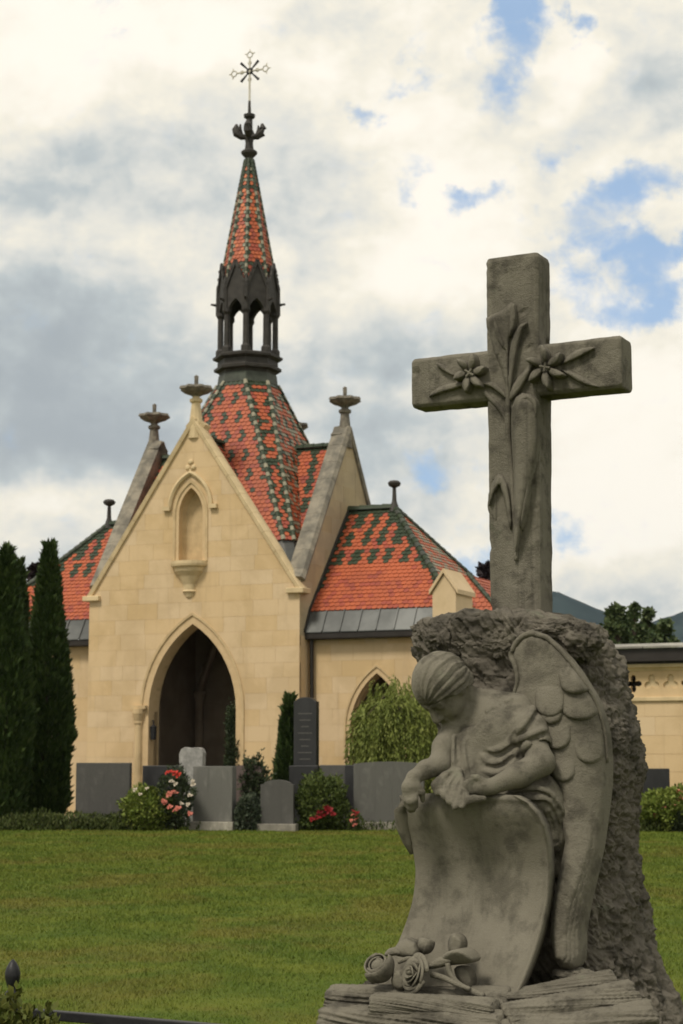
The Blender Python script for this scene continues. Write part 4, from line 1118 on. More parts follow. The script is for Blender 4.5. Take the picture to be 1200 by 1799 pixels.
def grave(label, x0, x1, ytop, ybase, Y, mat, shape='flat', th=.2, rz=-16, plinth=None, dip=.04, lines=0):
    xm = (x0 + x1) / 2
    b = at(xm, 1400, Y); wd = (x1 - x0) * Y / FPX / math.cos(R(rz)) - (th * abs(math.sin(R(rz))) if rz else 0)
    zt = at(xm, ytop, Y)[2]; zb = max(0.0, at(xm, ybase, Y)[2])
    t = thing('gravestone', label, 'gravestone', (b[0], Y, 0), R(rz), GG)
    hw = wd / 2
    if shape == 'flat': out = [(hw, zt), (-hw, zt)]
    elif shape == 'curve': out = [(hw * math.cos(a_), zt - dip + dip * math.sin(a_) if False else zt - dip * (math.cos(a_) ** 2)) for a_ in np.linspace(0, np.pi, 13)]
    elif shape == 'shoulder': out = [(hw, zt - .10)] + [(hw * .82 * math.cos(a_), zt - .10 + .10 * math.sin(a_)) for a_ in np.linspace(0.05, np.pi - .05, 11)] + [(-hw, zt - .10)]
    elif shape == 'round': out = [(hw * .98, zt - .3), (hw, zt - .12), (hw * .86, zt - .03), (hw * .55, zt), (-hw * .1, zt - .015), (-hw * .55, zt + .005), (-hw * .85, zt - .05), (-hw, zt - .16), (-hw * .97, zt - .4)]
    out = [(-hw, zb), (hw, zb)] + out
    mb = MB(); mb.prism([out], lambda a, z, d: (a, d, z), -th / 2, th / 2)
    mb.build('slab', mat, t, bevel=.012)
    if plinth:
        p0, p1 = plinth
        pw = (p1 - p0) * Y / FPX / math.cos(R(rz)) / 2; pc = ((p0 + p1) / 2 - xm) * Y / FPX
        mb = MB(); mb.box((pc - pw, -th * .9, 0), (pc + pw, th * .9, zb)); mb.build('plinth', M['gr_plinth'], t, bevel=.015)
    if lines:
        for k in range(lines):
            z = zb + (zt - zb) * (.80 - .55 * k / max(1, lines - 1)); q = hw * (.62 - .14 * (k % 3))
            mb = MB(); mb.box((-q, -th / 2 - .004, z - .012), (q, -th / 2 + .01, z + .012)); mb.build('engraved_line', M['gr_line'], t)
    return t
grave('wide dark grey slab with straight top, beside the columnar conifer', 133, 231, 1340, 1460, 41.4, M['gr_dark'], 'flat', .18, -10)
grave('pale weathered stone with rounded top, in front of the porch opening', 314, 361, 1313, 1460, 43.2, M['gr_light'], 'round', .22)
grave('mid grey slab on a pale plinth, below the pale rounded stone', 339, 415, 1346, 1443, 40.6, M['gr_mid'], 'flat', .24, -20, (338, 416))
grave('low black slab half hidden by the red and pink roses', 250, 322, 1345, 1460, 42.2, M['gr_black'], 'flat', .16, -10)
grave('reddish brown stone partly hidden by a dark leafy shrub', 408, 462, 1344, 1460, 42.0, M['gr_red'], 'curve', .2, -14)
grave('small grey stone with shouldered arched top on a pale plinth', 458, 518, 1370, 1447, 40.2, M['gr_dark'], 'shoulder', .16, -12, (454, 522))
grave('tall narrow black stele with rounded top and worn lettering', 516, 560, 1225, 1370, 43.0, M['gr_black'], 'shoulder', .26, -14, None, .04, 8)
grave('black base block below the tall black stele', 508, 563, 1345, 1460, 42.4, M['gr_black'], 'flat', .3, -12)
grave('dark slab between the black stele and the large grey slab', 562, 622, 1344, 1460, 42.1, M['gr_dark'], 'flat', .16, -12)
grave('large grey slab with gently curved top on a pale plinth, beside the angel', 622, 745, 1338, 1444, 40.8, M['gr_mid'], 'curve', .2, -10, (610, 752), .05)
grave('black stone with straight top standing before the arcade wall', 1118, 1177, 1350, 1460, 41.8, M['gr_black'], 'flat', .18, -8)
grave('narrow black slab in the gap beside the large grey slab', 606, 628, 1344, 1460, 41.6, M['gr_black'], 'flat', .16, -8)

# ------------------------------------------------------------------ near fence with box shrub, bottom left
def fence():
    t = thing('iron_fence', 'low black iron grave fence with a knobbed corner post in the near grass', 'fence', (0, 0, 0))
    p = at(22, 1720, 5.28)
    zt = at(22, 1692, 5.28)[2]
    mb = MB()
    mb.tube([(p[0], p[1], 0), (p[0], p[1], zt - .085)], .019, 10)
    mb.build('post', M['iron'], t)
    mb = MB(); mb.lathe([(.015, -.10), (.022, -.085), (.017, -.078), (.011, -.072), (.016, -.060), (.0215, -.042), (.0225, -.028), (.018, -.012), (.010, .002), (.003, .010)], 14, (p[0], p[1], zt)); mb.build('knob', M['iron'], t, smooth=True)
    a, b = at(98, 1784, 5.18), at(345, 1805, 4.93)
    d = (b - a); a2 = a - d * .33; b2 = a + d * 5.0
    mb = MB(); mb.beam(a2, b2, .026, .026); mb.build('rail', M['iron'], t, bevel=.003)
    mb = MB(); mb.beam(a2 - np.array([0, 0, .45]), b2 - np.array([0, 0, .45]), .022, .030); mb.build('rail', M['iron'], t, bevel=.003)
    bs = at(40, 1800, 5.0)
    bush('box_shrub', 'small yellowish green shrub around the near black fence post', 'shrub', 34, 1752, 190, 5.02, M['greenyellow'], 22000, .024, 1.0, None, 0.0, .6)
fence()

# ------------------------------------------------------------------ the monument
PHI = R(28)
M0 = np.array([0.4875, 5.2, 0.0])
ER = np.array([math.cos(PHI), -math.sin(PHI), 0]); EV = np.array([math.sin(PHI), math.cos(PHI), 0]); EZ = np.array([0, 0, 1.0])
LC = np.array([(CP - M0) @ ER, (CP - M0) @ EV, CP[2]])       # eye in the monument's own axes
def lray(x, y):
    d = ray(x, y); return np.array([d @ ER, d @ EV, d[2]])
def S(x, y, v=0.0):                                          # point of the monument measured on the photo, at depth v behind the cross face
    d = lray(x, y); return LC + d * ((v - LC[1]) / d[1])
def W2L(a): a = np.array(a, float); return np.array([a[0] * math.cos(PHI) - a[1] * math.sin(PHI), a[0] * math.sin(PHI) + a[1] * math.cos(PHI), a[2]])

def stone_mat(name, c1, c2, c3, streak=0.0, lich=.3, bs=.75):
    def f(t, b):
        co = t.n('ShaderNodeTexCoord').outputs['Object']
        n1 = t.noise(co, 3.4, 7, .6, .3); n2 = t.noise(co, 14, 6, .62); n3 = t.noise(co, 70, 4, .7)
        col = t.mix(t.step(n1, .34, .66), c1, c2)
        col = t.mix(t.step(n2, .47, .70, 0, .80), col, c3)
        n5 = t.noise(t.vm('ADD', co, (7.3, 2.7, 1.1)), 5.5, 8, .68, .5)
        col = t.mix(t.step(n5, .54, .66, 0, .55), col, c3)
        col = t.mix(t.step(n3, .60, .78, 0, .28), col, tuple(x * 1.5 for x in c1))
        n4 = t.noise(t.vm('ADD', co, (3.3, 1.7, 9.1)), 7, 7, .7)
        col = t.mix(t.step(n4, .60, .70, 0, lich), col, (.17, .185, .125))          # lichen
        if streak:
            s1 = t.noise(t.vm('MULTIPLY', co, (34, 34, 1.3)), 1.0, 5, .6)
            col = t.mix(t.step(s1, .50, .70, 0, streak), col, c3)
        setp(t, b, Base_Color=col, Roughness=.9, Specular_IOR_Level=.2)
        h = t.m('ADD', t.m('MULTIPLY', n2, .6), t.m('ADD', t.m('MULTIPLY', n3, .4), t.m('MULTIPLY', t.noise(co, 210, 4, .75), .5)))
        bump(t, b, h, bs, .012)
    return material(name, f)
M['st'] = stone_mat('weathered_sandstone', (.205, .188, .147), (.158, .144, .112), (.060, .054, .043), .12)
M['st_wing'] = stone_mat('sandstone_wing', (.195, .178, .140), (.158, .144, .112), (.076, .068, .054), .10)
M['st_scroll'] = stone_mat('sandstone_scroll', (.188, .172, .136), (.158, .144, .112), (.074, .067, .053), .40, .12, .35)
M['st_rock'] = stone_mat('rough_rock', (.185, .165, .132), (.115, .102, .083), (.042, .038, .031), 0, .45, 1.0)
M['st_cross'] = stone_mat('sandstone_cross', (.205, .188, .150), (.150, .137, .108), (.056, .050, .040), .42, .35, .8)
M['st_log'] = stone_mat('sandstone_logs', (.195, .178, .140), (.140, .127, .100), (.056, .050, .040), .1, .35, .8)

MON = thing('angel_monument', 'grey stone grave monument with a cross, a winged angel leaning on a scroll, and roses', 'monument', tuple(M0), -PHI)
mb = MB()
mb.box((-.62, -.62, 0), (.62, .48, .12)); mb.box((-.56, -.56, .12), (.56, .42, .66)); mb.box((-.60, -.60, .66), (.60, .46, .74))
mb.build('plinth', M['st_log'], MON, bevel=.02)

# --- rough rock core: lofted outline with layered, broken relief
def rock():
    rows = [(1086, 800, 990), (1092, 772, 1012), (1102, 755, 1034), (1118, 751, 1050), (1150, 756, 1068), (1180, 764, 1082), (1215, 776, 1091), (1250, 790, 1102), (1300, 800, 1113), (1350, 800, 1114),
            (1400, 795, 1106), (1450, 785, 1101), (1500, 780, 1104), (1550, 770, 1111), (1600, 760, 1124), (1640, 750, 1132), (1690, 720, 1150), (1740, 660, 1180), (1799, 610, 1208), (1870, 580, 1232)]
    VC = .10
    zz, ul, ur = [], [], []
    for py, a, b in rows:
        p, q = S(a, py, VC), S(b, py, VC); zz.append((p[2] + q[2]) / 2); ul.append(p[0]); ur.append(q[0])
    zz, ul, ur = map(np.array, (zz, ul, ur)); o = np.argsort(zz); zz, ul, ur = zz[o], ul[o], ur[o]
    nz, na = 520, 560
    z = np.linspace(zz[0], zz[-1], nz); a = np.linspace(0, 2 * np.pi, na, endpoint=False)
    Z, A = np.meshgrid(z, a, indexing='ij')
    cu = (np.interp(Z, zz, ul) + np.interp(Z, zz, ur)) / 2; ru = (np.interp(Z, zz, ur) - np.interp(Z, zz, ul)) / 2 * .96
    k = (Z - z[0]) / (z[-1] - z[0])
    rv = .235 + .09 * (1 - k) ** 2
    pw = .72
    ca, sa = np.cos(A), np.sin(A)
    U = cu + ru * np.sign(ca) * np.abs(ca) ** pw; Vv = VC + rv * np.sign(sa) * np.abs(sa) ** pw
    # hollow behind the angel's head and wing, under an overhanging lip
    zl, zh = S(860, 1225, -.1)[2], S(860, 1128, -.1)[2]
    holl = np.exp(-((Z - (zl + zh) / 2) / ((zh - zl) * .42)) ** 4) * (sa < 0) * np.abs(sa) ** .5
    Vv = Vv + .016 * holl
    P = np.stack([U, Vv, Z], -1)
    N = np.stack([ca / np.maximum(ru, .05), sa / rv, 0 * ca], -1); N /= np.linalg.norm(N, axis=-1)[..., None]
    # oblique bark-like ridges: stretched noise running down to the right on the face
    W = (A - math.pi * 1.5) * .25
    q = np.stack([U * 1.0, Vv, Z], -1)
    s1 = U * .80 + Z * .60; s2 = -U * .60 + Z * .80
    r1 = np.stack([s1 * 50, s2 * 7, Vv * 30], -1)
    rid = 1 - 2 * np.abs(pnoise(r1 + 3 * pnoise(q * 6)[..., None] * .5))
    r2 = np.stack([s1 * 115, s2 * 18, Vv * 80], -1)
    rid2 = 1 - 2 * np.abs(pnoise(r2))
    big = fbm(q * 6.0, 3); med = fbm(q * 24, 3)
    cell = np.abs(pnoise(q * 17 + 9))
    top = np.clip((k - .72) / .12, 0, 1)
    pits = np.clip(fbm(q * 58 + 4, 2) - .12, 0, 1)
    disp = .022 * big + .017 * (rid - .4) + .011 * (rid2 - .4) + (.009 + .008 * top) * med * 1.4 - .016 * pits - .010 * np.clip(.10 - cell, 0, 1) * 10 * .6
    disp = disp * np.clip((1 - k) / .015, .35, 1)
    P = P + N * disp[..., None]
    P[..., 2] += .012 * med * top + .008 * fbm(q * 40, 2)
    V = P.reshape(-1, 3)
    i = np.arange(nz * na).reshape(nz, na); j = np.roll(i, -1, 1)
    F = np.stack([i[:-1], j[:-1], j[1:], i[1:]], -1).reshape(-1, 4)
    # close the top with shrinking rings
    rings_ = [P[-1]]; c = P[-1].mean(0)
    Vs, Fs = [V], [F]; last = i[-1]; base = len(V)
    for s_ in (.93, .82, .66, .45, .2, .01):
        r_ = c + (P[-1] - c) * s_; r_[:, 2] = c[2] + (P[-1][:, 2] - c[2]) * s_ + .022 * (1 - s_ ** 2)
        r_ = r_ + np.stack([0 * r_[:, 0], 0 * r_[:, 0], .016 * fbm(r_ * 26, 3) + .018 * fbm(r_ * 9, 2)], 1)
        idx = np.arange(na) + base; base += na
        Vs.append(r_); Fs.append(np.stack([last, np.roll(last, -1), np.roll(idx, -1), idx], 1)); last = idx
    npmesh('rock', np.concatenate(Vs), np.concatenate(Fs), M['st_rock'], MON, smooth=True)
rock()
# knob of rock at the upper left corner and lumps along the overhang
def lump(px, py, v, r, sq=(1, 1, 1), seed=0, name='rock_lump', mat='st_rock', amp=.35, fr=1.0):
    c = S(px, py, v)
    n1, n2 = 110, 70
    th, ph = np.meshgrid(np.linspace(0, 2 * np.pi, n1, endpoint=False), np.linspace(.02, np.pi - .02, n2))
    q = np.stack([np.cos(th) * np.sin(ph), np.sin(th) * np.sin(ph), np.cos(ph)], -1)
    rr = r * (1 + amp * fbm(q * 1.6 * fr + seed * 7.7, 5, .6) + amp * .55 * (1 - 2 * np.abs(pnoise(q * np.array([5., 5., 2.5]) * fr + seed))) * (name == 'rock_lump') + amp * .5 * np.abs(fbm(q * 6 * fr + seed, 3)))
    P = c + q * rr[..., None] * np.array(sq)
    i = np.arange(n1 * n2).reshape(n2, n1); j = np.roll(i, -1, 1)
    return npmesh(name, P.reshape(-1, 3), np.stack([i[:-1], i[1:], j[1:], j[:-1]], -1).reshape(-1, 4), M[mat], MON, smooth=True)
lump(780, 1118, -.11, .046, (1, .8, .9), 1); lump(832, 1122, -.10, .050, (1.2, .8, .8), 2); lump(880, 1128, -.11, .046, (1.1, .7, .9), 3)
lump(960, 1108, -.09, .055, (1.3, .8, .5), 4); lump(1012, 1128, -.06, .060, (1, .9, .8), 5); lump(784, 1156, -.10, .040, (.8, .8, 1.3), 6); lump(850, 1165, -.09, .050, (1.2, .6, 1.0), 7)

# --- the cross
def cross():
    c = thing('cross', '', '', (0, 0, 0)); c.parent = MON; del c['label']; del c['category']
    zt = S(899, 448, 0)[2]; zb = S(899, 1105, 0)[2] - .1
    uL, uR = S(853, 560, 0)[0], S(946, 560, 0)[0]
    uLb, uRb = S(861, 1080, 0)[0], S(948, 1080, 0)[0]
    aL, aR = S(722, 672, 0)[0], S(1091, 640, 0)[0]
    at_, ab = (S(722, 632, 0)[2] + S(1082, 586, 0)[2]) / 2, (S(723, 716, 0)[2] + S(1091, 681, 0)[2]) / 2
    dep = .105
    def bar(name, sec, n, ch):
        """bar as a loft of chamfered rectangles, lightly uneven"""
        rr = sec
        V = []
        for (cen, hx, hz, axis) in rr:
            e = ch
            pts = [(-hx + e, -hz), (hx - e, -hz), (hx, -hz + e), (hx, hz - e), (hx - e, hz), (-hx + e, hz), (-hx, hz - e), (-hx, -hz + e)]
            fine = []
            for k in range(8):
                p, q = pts[k], pts[(k + 1) % 8]; m_ = 2 if k % 2 else 8
                for j in range(m_): fine.append((p[0] + (q[0] - p[0]) * j / m_, p[1] + (q[1] - p[1]) * j / m_))
            V.append([(cen[0] + (a if axis == 'z' else 0), cen[1] + b, cen[2] + (0 if axis == 'z' else a)) for a, b in fine])
        V = np.array(V); nz, na = V.shape[:2]
        ctr = V.mean(1, keepdims=True)
        dirn = V - ctr; dirn /= np.linalg.norm(dirn, axis=-1)[..., None]
        nn = fbm(V * 9 + 5, 3) * .0035 + fbm(V * 40, 2) * .0012
        chip = np.clip(fbm(V * 22 + 31, 3) - .42, 0, 1) * .05
        V = V + dirn * (nn - chip)[..., None]
        i = np.arange(nz * na).reshape(nz, na); j = np.roll(i, -1, 1)
        F = np.stack([i[:-1], j[:-1], j[1:], i[1:]], -1).reshape(-1, 4).tolist()
        F += [i[0][::-1].tolist(), i[-1].tolist()]
        mb = MB(); mb.V = [tuple(x) for x in V.reshape(-1, 3)]; mb.F = F; mb.I = [0] * len(F)
        o = mb.build(name, M['st_cross'], c, smooth=False)
        b = o.modifiers.new('edge', 'BEVEL'); b.width = .004; b.segments = 2; b.limit_method = 'ANGLE'; b.angle_limit = R(30)
        return o
    zs = np.linspace(zb, zt, 90)
    sec = []
    for k, z in enumerate(zs):
        f = (z - zb) / (zt - zb)
        l_, r_ = uLb + (uL - uLb) * f, uRb + (uR - uRb) * f
        e = 0.004 if k == len(zs) - 1 else 0
        sec.append((((l_ + r_) / 2, dep / 2, z), (r_ - l_) / 2 - e, dep / 2 - e, 'z'))
    bar('post', sec, 0, .007)
    for nm, x0, x1 in (('arm', aL, uL + .01), ('arm', uR - .01, aR)):
        xs = np.linspace(x0, x1, 40); sec = []
        for k, x in enumerate(xs):
            outer = (x - aL) if x0 == aL else (aR - x)
            e = max(0, .006 - outer) * .6
            sec.append(((x, dep / 2 - .002, (at_ + ab) / 2), (at_ - ab) / 2 - e, dep / 2 - e - .003, 'x'))
        bar(nm, sec, 0, .010)
    return c
CR = cross()

# --- carved relief pieces: an outline with a rounded, swelling face
def relief(name, poly, vf, H_, wd, back, mat, parent, sp=4.0, bend=None, smooth=True, seedn=0.0):
    """poly: outline on the photo; vf(x, y): depth of the ground it grows from; H_: height of the swell, reached wd (photo units) from the edge"""
    pts = []
    for k in range(len(poly)):
        p, q = np.array(poly[k], float), np.array(poly[(k + 1) % len(poly)], float)
        m_ = max(1, int(np.linalg.norm(q - p) / sp)); pts += [p + (q - p) * j / m_ for j in range(m_)]
    pts = np.array(pts); nb = len(pts)
    x0, y0 = pts.min(0); x1, y1 = pts.max(0)
    gx, gy = np.meshgrid(np.arange(x0, x1, sp), np.arange(y0, y1, sp * .87)); gx[1::2] += sp / 2
    G = np.stack([gx.ravel(), gy.ravel()], 1)
    def dist(G):
        a = pts; b = np.roll(pts, -1, 0); ab = b - a; L = (ab ** 2).sum(1) + 1e-9
        t = np.clip(((G[:, None] - a[None]) * ab[None]).sum(-1) / L, 0, 1)
        return np.sqrt((((a[None] + t[..., None] * ab[None]) - G[:, None]) ** 2).sum(-1)).min(1)
    def inside(G):
        a = pts; b = np.roll(pts, -1, 0); x, y = G[:, 0:1], G[:, 1:2]
        c = ((a[:, 1] > y) != (b[:, 1] > y)) & (x < (b[:, 0] - a[:, 0]) * (y - a[:, 1]) / (b[:, 1] - a[:, 1] + 1e-12) + a[:, 0])
        return c.sum(1) % 2 == 1
    if len(G):
        G = G[inside(G)]; dg = dist(G) if len(G) else np.zeros(0); G = G[dg > sp * .55]; dg = dg[dg > sp * .55]
    else: dg = np.zeros(0)
    Q = np.concatenate([pts, G]); dd = np.concatenate([np.zeros(nb), dg])
    vs, _, fs, ov, _, _ = geometry.delaunay_2d_cdt([Vector(p) for p in Q], [(k, (k + 1) % nb) for k in range(nb)], [], 1, 1e-5)
    if len(vs) != len(Q): 
        Q = np.array([list(v) for v in vs]); dd = dist(Q); 
    s_ = np.clip(dd / wd, 0, 1); dome = H_ * np.sqrt(1 - (1 - s_) ** 2)
    mb = MB()
    base = np.array([vf(p[0], p[1]) for p in Q])
    ext = np.array([bend(p[0], p[1]) for p in Q]) if bend else 0
    fr = np.array([S(p[0], p[1], v) for p, v in zip(Q, base - dome - ext)])
    mb.V = [tuple(p) for p in fr]
    mb.F = [list(f) for f in fs]; mb.I = [0] * len(mb.F)
    bi = []
    for k in range(nb):
        p = fr[k].copy(); p[1] = base[k] + back; mb.V.append(tuple(p)); bi.append(len(mb.V) - 1)
    for k in range(nb):
        mb.F.append([k, (k + 1) % nb, bi[(k + 1) % nb], bi[k]]); mb.I.append(0)
    return mb.build(name, M[mat], parent, smooth=smooth)

def ribbon(c, w_):                                # outline from a centre line and half widths
    c = np.array(c, float); n = len(c); t = np.gradient(c, axis=0); t /= np.linalg.norm(t, axis=1)[:, None]; nn = np.stack([-t[:, 1], t[:, 0]], 1)
    w_ = np.asarray(w_, float)[:, None]
    return [tuple(p) for p in np.concatenate([c + nn * w_, (c - nn * w_)[::-1]])]
def smoothline(pts, n=14):
    pts = np.array(pts, float); k = len(pts); out = []
    ext = np.concatenate([[2 * pts[0] - pts[1]], pts, [2 * pts[-1] - pts[-2]]])
    for i in range(k - 1):
        p0, p1, p2, p3 = ext[i:i + 4]
        for t in np.linspace(0, 1, max(2, n // (k - 1)), endpoint=False):
            out.append(.5 * ((2 * p1) + (-p0 + p2) * t + (2 * p0 - 5 * p1 + 4 * p2 - p3) * t * t + (-p0 + 3 * p1 - 3 * p2 + p3) * t ** 3))
    out.append(pts[-1]); return np.array(out)
def spear(pts, w_, n=18):                         # pointed leaf outline along a line
    c = smoothline(pts, n); s_ = np.linspace(0, 1, len(c)); return ribbon(c, w_ * np.sin(np.pi * np.clip(s_ * .93 + .05, 0, 1)) ** .75 + .4)
flat0 = lambda x, y: .004
def stemtube(name, pts, v, r, parent, mat):
    c = smoothline(pts, 24); rr = r if hasattr(r, '__len__') else [r, r]
    mb = MB(); mb.tube([S(p[0], p[1], v) for p in c], list(np.linspace(rr[0], rr[-1], len(c))), 9); return mb.build(name, M[mat], parent, smooth=True)
# tall lily at the crossing
relief('lily_petal', [(854, 559), (866, 551), (880, 546), (893, 534), (900, 528), (905, 538), (905, 552), (901, 574), (896, 600), (896, 640), (896, 690), (893, 705), (888, 680), (880, 650), (869, 622), (860, 592), (855, 575)], flat0, .022, 9, .02, 'st_cross', CR, 3)
relief('lily_petal', spear([(866, 556), (876, 590), (888, 616)], 5), lambda x, y: -.016, .010, 4, .02, 'st_cross', CR, 2.5)
relief('lily_petal', spear([(902, 533), (901, 560), (895, 592)], 6), lambda x, y: -.012, .016, 5, .02, 'st_cross', CR, 2.5)
relief('lily_petal', spear([(927, 566), (914, 578), (904, 606), (898, 650), (896, 698)], 7.5, 24), flat0, .026, 6, .02, 'st_cross', CR, 2.5)
relief('lily_petal', spear([(936, 640), (916, 668), (902, 690), (896, 705)], 9), flat0, .024, 7, .02, 'st_cross', CR, 2.5)
relief('lily_petal', spear([(836, 672), (862, 676), (880, 688), (893, 704)], 6), flat0, .020, 5, .02, 'st_cross', CR, 2.5)
stemtube('lily_stem', [(894, 660), (892, 720), (893, 770), (899, 830), (903, 900), (906, 960), (907, 985)], -.004, [.009, .006], CR, 'st_cross')
stemtube('lily_stem', [(851, 690), (868, 706), (884, 726), (892, 745)], -.002, [.007, .007], CR, 'st_cross')
# hanging bud and leaves down the post
relief('lily_bud', [(898, 716), (904, 698), (916, 689), (934, 692), (945, 704), (949, 730), (949, 775), (944, 812), (936, 850), (927, 890), (918, 928), (911, 962), (906, 984), (902, 960), (901, 920), (901, 880), (901, 840), (899, 800), (897, 760)], flat0, .052, 22, .02, 'st_cross', CR, 3.2)
relief('lily_bud_fold', spear([(912, 706), (925, 698), (938, 708), (942, 735)], 6), lambda x, y: -.030, .012, 5, .02, 'st_cross', CR, 2.5)
relief('lily_leaf', spear([(943, 766), (932, 790), (926, 830), (921, 880), (914, 930)], 8, 24), lambda x, y: -.020, .018, 7, .03, 'st_cross', CR, 2.5)
relief('lily_leaf', [(857, 891), (858, 868), (865, 847), (875, 832), (885, 836), (893, 852), (899, 885), (901, 915), (897, 938), (890, 905), (884, 874), (877, 854), (869, 868), (862, 889)], flat0, .026, 6, .02, 'st_cross', CR, 2.5)
relief('lily_leaf', spear([(868, 862), (866, 890), (872, 918)], 9), flat0, .008, 7, .02, 'st_cross', CR, 3)
# side leaves and two open flowers
for pts, w_ in (([(754, 697), (775, 685), (800, 678), (828, 672)], 6.5), ([(766, 638), (780, 648), (800, 662)], 5), ([(1045, 611), (1015, 622), (985, 641)], 7), ([(1052, 680), (1030, 672), (1004, 658), (985, 650)], 6)):
    relief('lily_leaf', spear(pts, w_), flat0, .020, 5, .02, 'st_cross', CR, 2.5)
def lily(cx, cy, r, sx, sy, rot):
    for k in range(6):
        a_ = R(rot + 60 * k); e = (cx + sx * r * math.cos(a_), cy + sy * r * math.sin(a_)); m_ = (cx + sx * r * .55 * math.cos(a_ + .12), cy + sy * r * .55 * math.sin(a_ + .12))
        relief('flower_petal', spear([(cx + 2 * math.cos(a_), cy + 2 * math.sin(a_)), m_, e], 6.5, 14), lambda x, y: -.004 - .018 * min(1, math.hypot(x - cx, y - cy) / r), .014, 5, .03, 'st_cross', CR, 2.3,
               bend=lambda x, y: .012 * math.sin(min(1, math.hypot(x - cx, y - cy) / r) * 2.6))
    for k in range(4):
        a_ = R(rot + 90 * k + 20); stemtube('stamen', [(cx, cy), (cx + 4 * math.cos(a_), cy + 4 * math.sin(a_)), (cx + 9 * math.cos(a_), cy + 8 * math.sin(a_))], -.032, [.0035, .0045], CR, 'st_cross')
lily(824, 655, 34, .85, 1.05, -78)
lily(957, 645, 38, .95, 1.05, -100)

# --- the scroll: a thick sheet curling in profile
YS = [1396, 1404, 1412, 1425, 1450, 1480, 1530, 1580, 1620, 1660, 1700, 1740, 1775]
XL = [703, 701, 702, 706, 714, 723, 731, 726, 714, 698, 680, 660, 645]
XR = [905, 920, 932, 944, 957, 964, 968, 964, 956, 945, 931, 914, 898]
VS = [-.330, -.352, -.362, -.362, -.345, -.322, -.298, -.300, -.318, -.345, -.378, -.41, -.435]
_ky = np.hanning(61); _ky /= _ky.sum()
_ty = np.arange(1340, 1840)
def _sm(T_): return np.convolve(np.interp(np.arange(1310, 1870), YS, T_), _ky, 'valid')
_tv, _tl, _tr = _sm(VS), _sm(XL), _sm(XR)
def scrollv(y): return float(np.interp(y, _ty, _tv))
def scroll():
    na, nt = 70, 110
    ys = np.linspace(1398, 1775, nt)
    Fv, Bv = np.zeros((nt, na, 3)), np.zeros((nt, na, 3))
    for i, y in enumerate(ys):
        l_, r_ = np.interp(y, _ty, _tl), np.interp(y, YS, XR) if y < 1455 else np.interp(y, _ty, _tr)
        for j in range(na):
            a = j / (na - 1); x = l_ + (r_ - l_) * a
            yy = y - 6 * math.sin(math.pi * a) * math.exp(-(y - 1398) / 30) + (1 - a) * 0
            edge = min(a, 1 - a) * (r_ - l_)
            rim = .012 * math.exp(-((r_ - x - 4) / 5.0) ** 2) + .010 * math.exp(-((y - 1405) / 6.0) ** 2) * (a > .45)
            vv = scrollv(y) + .030 * math.sin(math.pi * a) - rim + .004 * math.sin(5 * a + y * .01)
            if edge < 4: vv += .006 * (1 - edge / 4) ** 2
            Fv[i, j] = S(x, yy, vv); Bv[i, j] = Fv[i, j] + np.array([0, .034, 0])
    V = np.concatenate([Fv.reshape(-1, 3), Bv.reshape(-1, 3)]); i = np.arange(nt * na).reshape(nt, na); k = i + nt * na
    F = np.concatenate([np.stack([i[:-1, :-1], i[1:, :-1], i[1:, 1:], i[:-1, 1:]], -1).reshape(-1, 4), np.stack([k[:-1, :-1], k[:-1, 1:], k[1:, 1:], k[1:, :-1]], -1).reshape(-1, 4),
        np.stack([i[:-1, 0], k[:-1, 0], k[1:, 0], i[1:, 0]], -1), np.stack([i[:-1, -1], i[1:, -1], k[1:, -1], k[:-1, -1]], -1), np.stack([i[0, :-1], i[0, 1:], k[0, 1:], k[0, :-1]], -1), np.stack([i[-1, :-1], k[-1, :-1], k[-1, 1:], i[-1, 1:]], -1)])
    o = npmesh('scroll', V, F, M['st_scroll'], MON, smooth=True)
    return o
SCR = scroll()
# the rolled upper left end of the scroll
mb = MB(); c = [S(x, y, v) for x, y, v in ((722, 1398, -.345), (712, 1404, -.355), (706, 1425, -.345), (708, 1450, -.33), (716, 1478, -.312), (724, 1500, -.30))]
mb.tube(c, [.008, .019, .022, .020, .014, .006], 12); mb.build('scroll_roll', M['st_scroll'], MON, smooth=True)

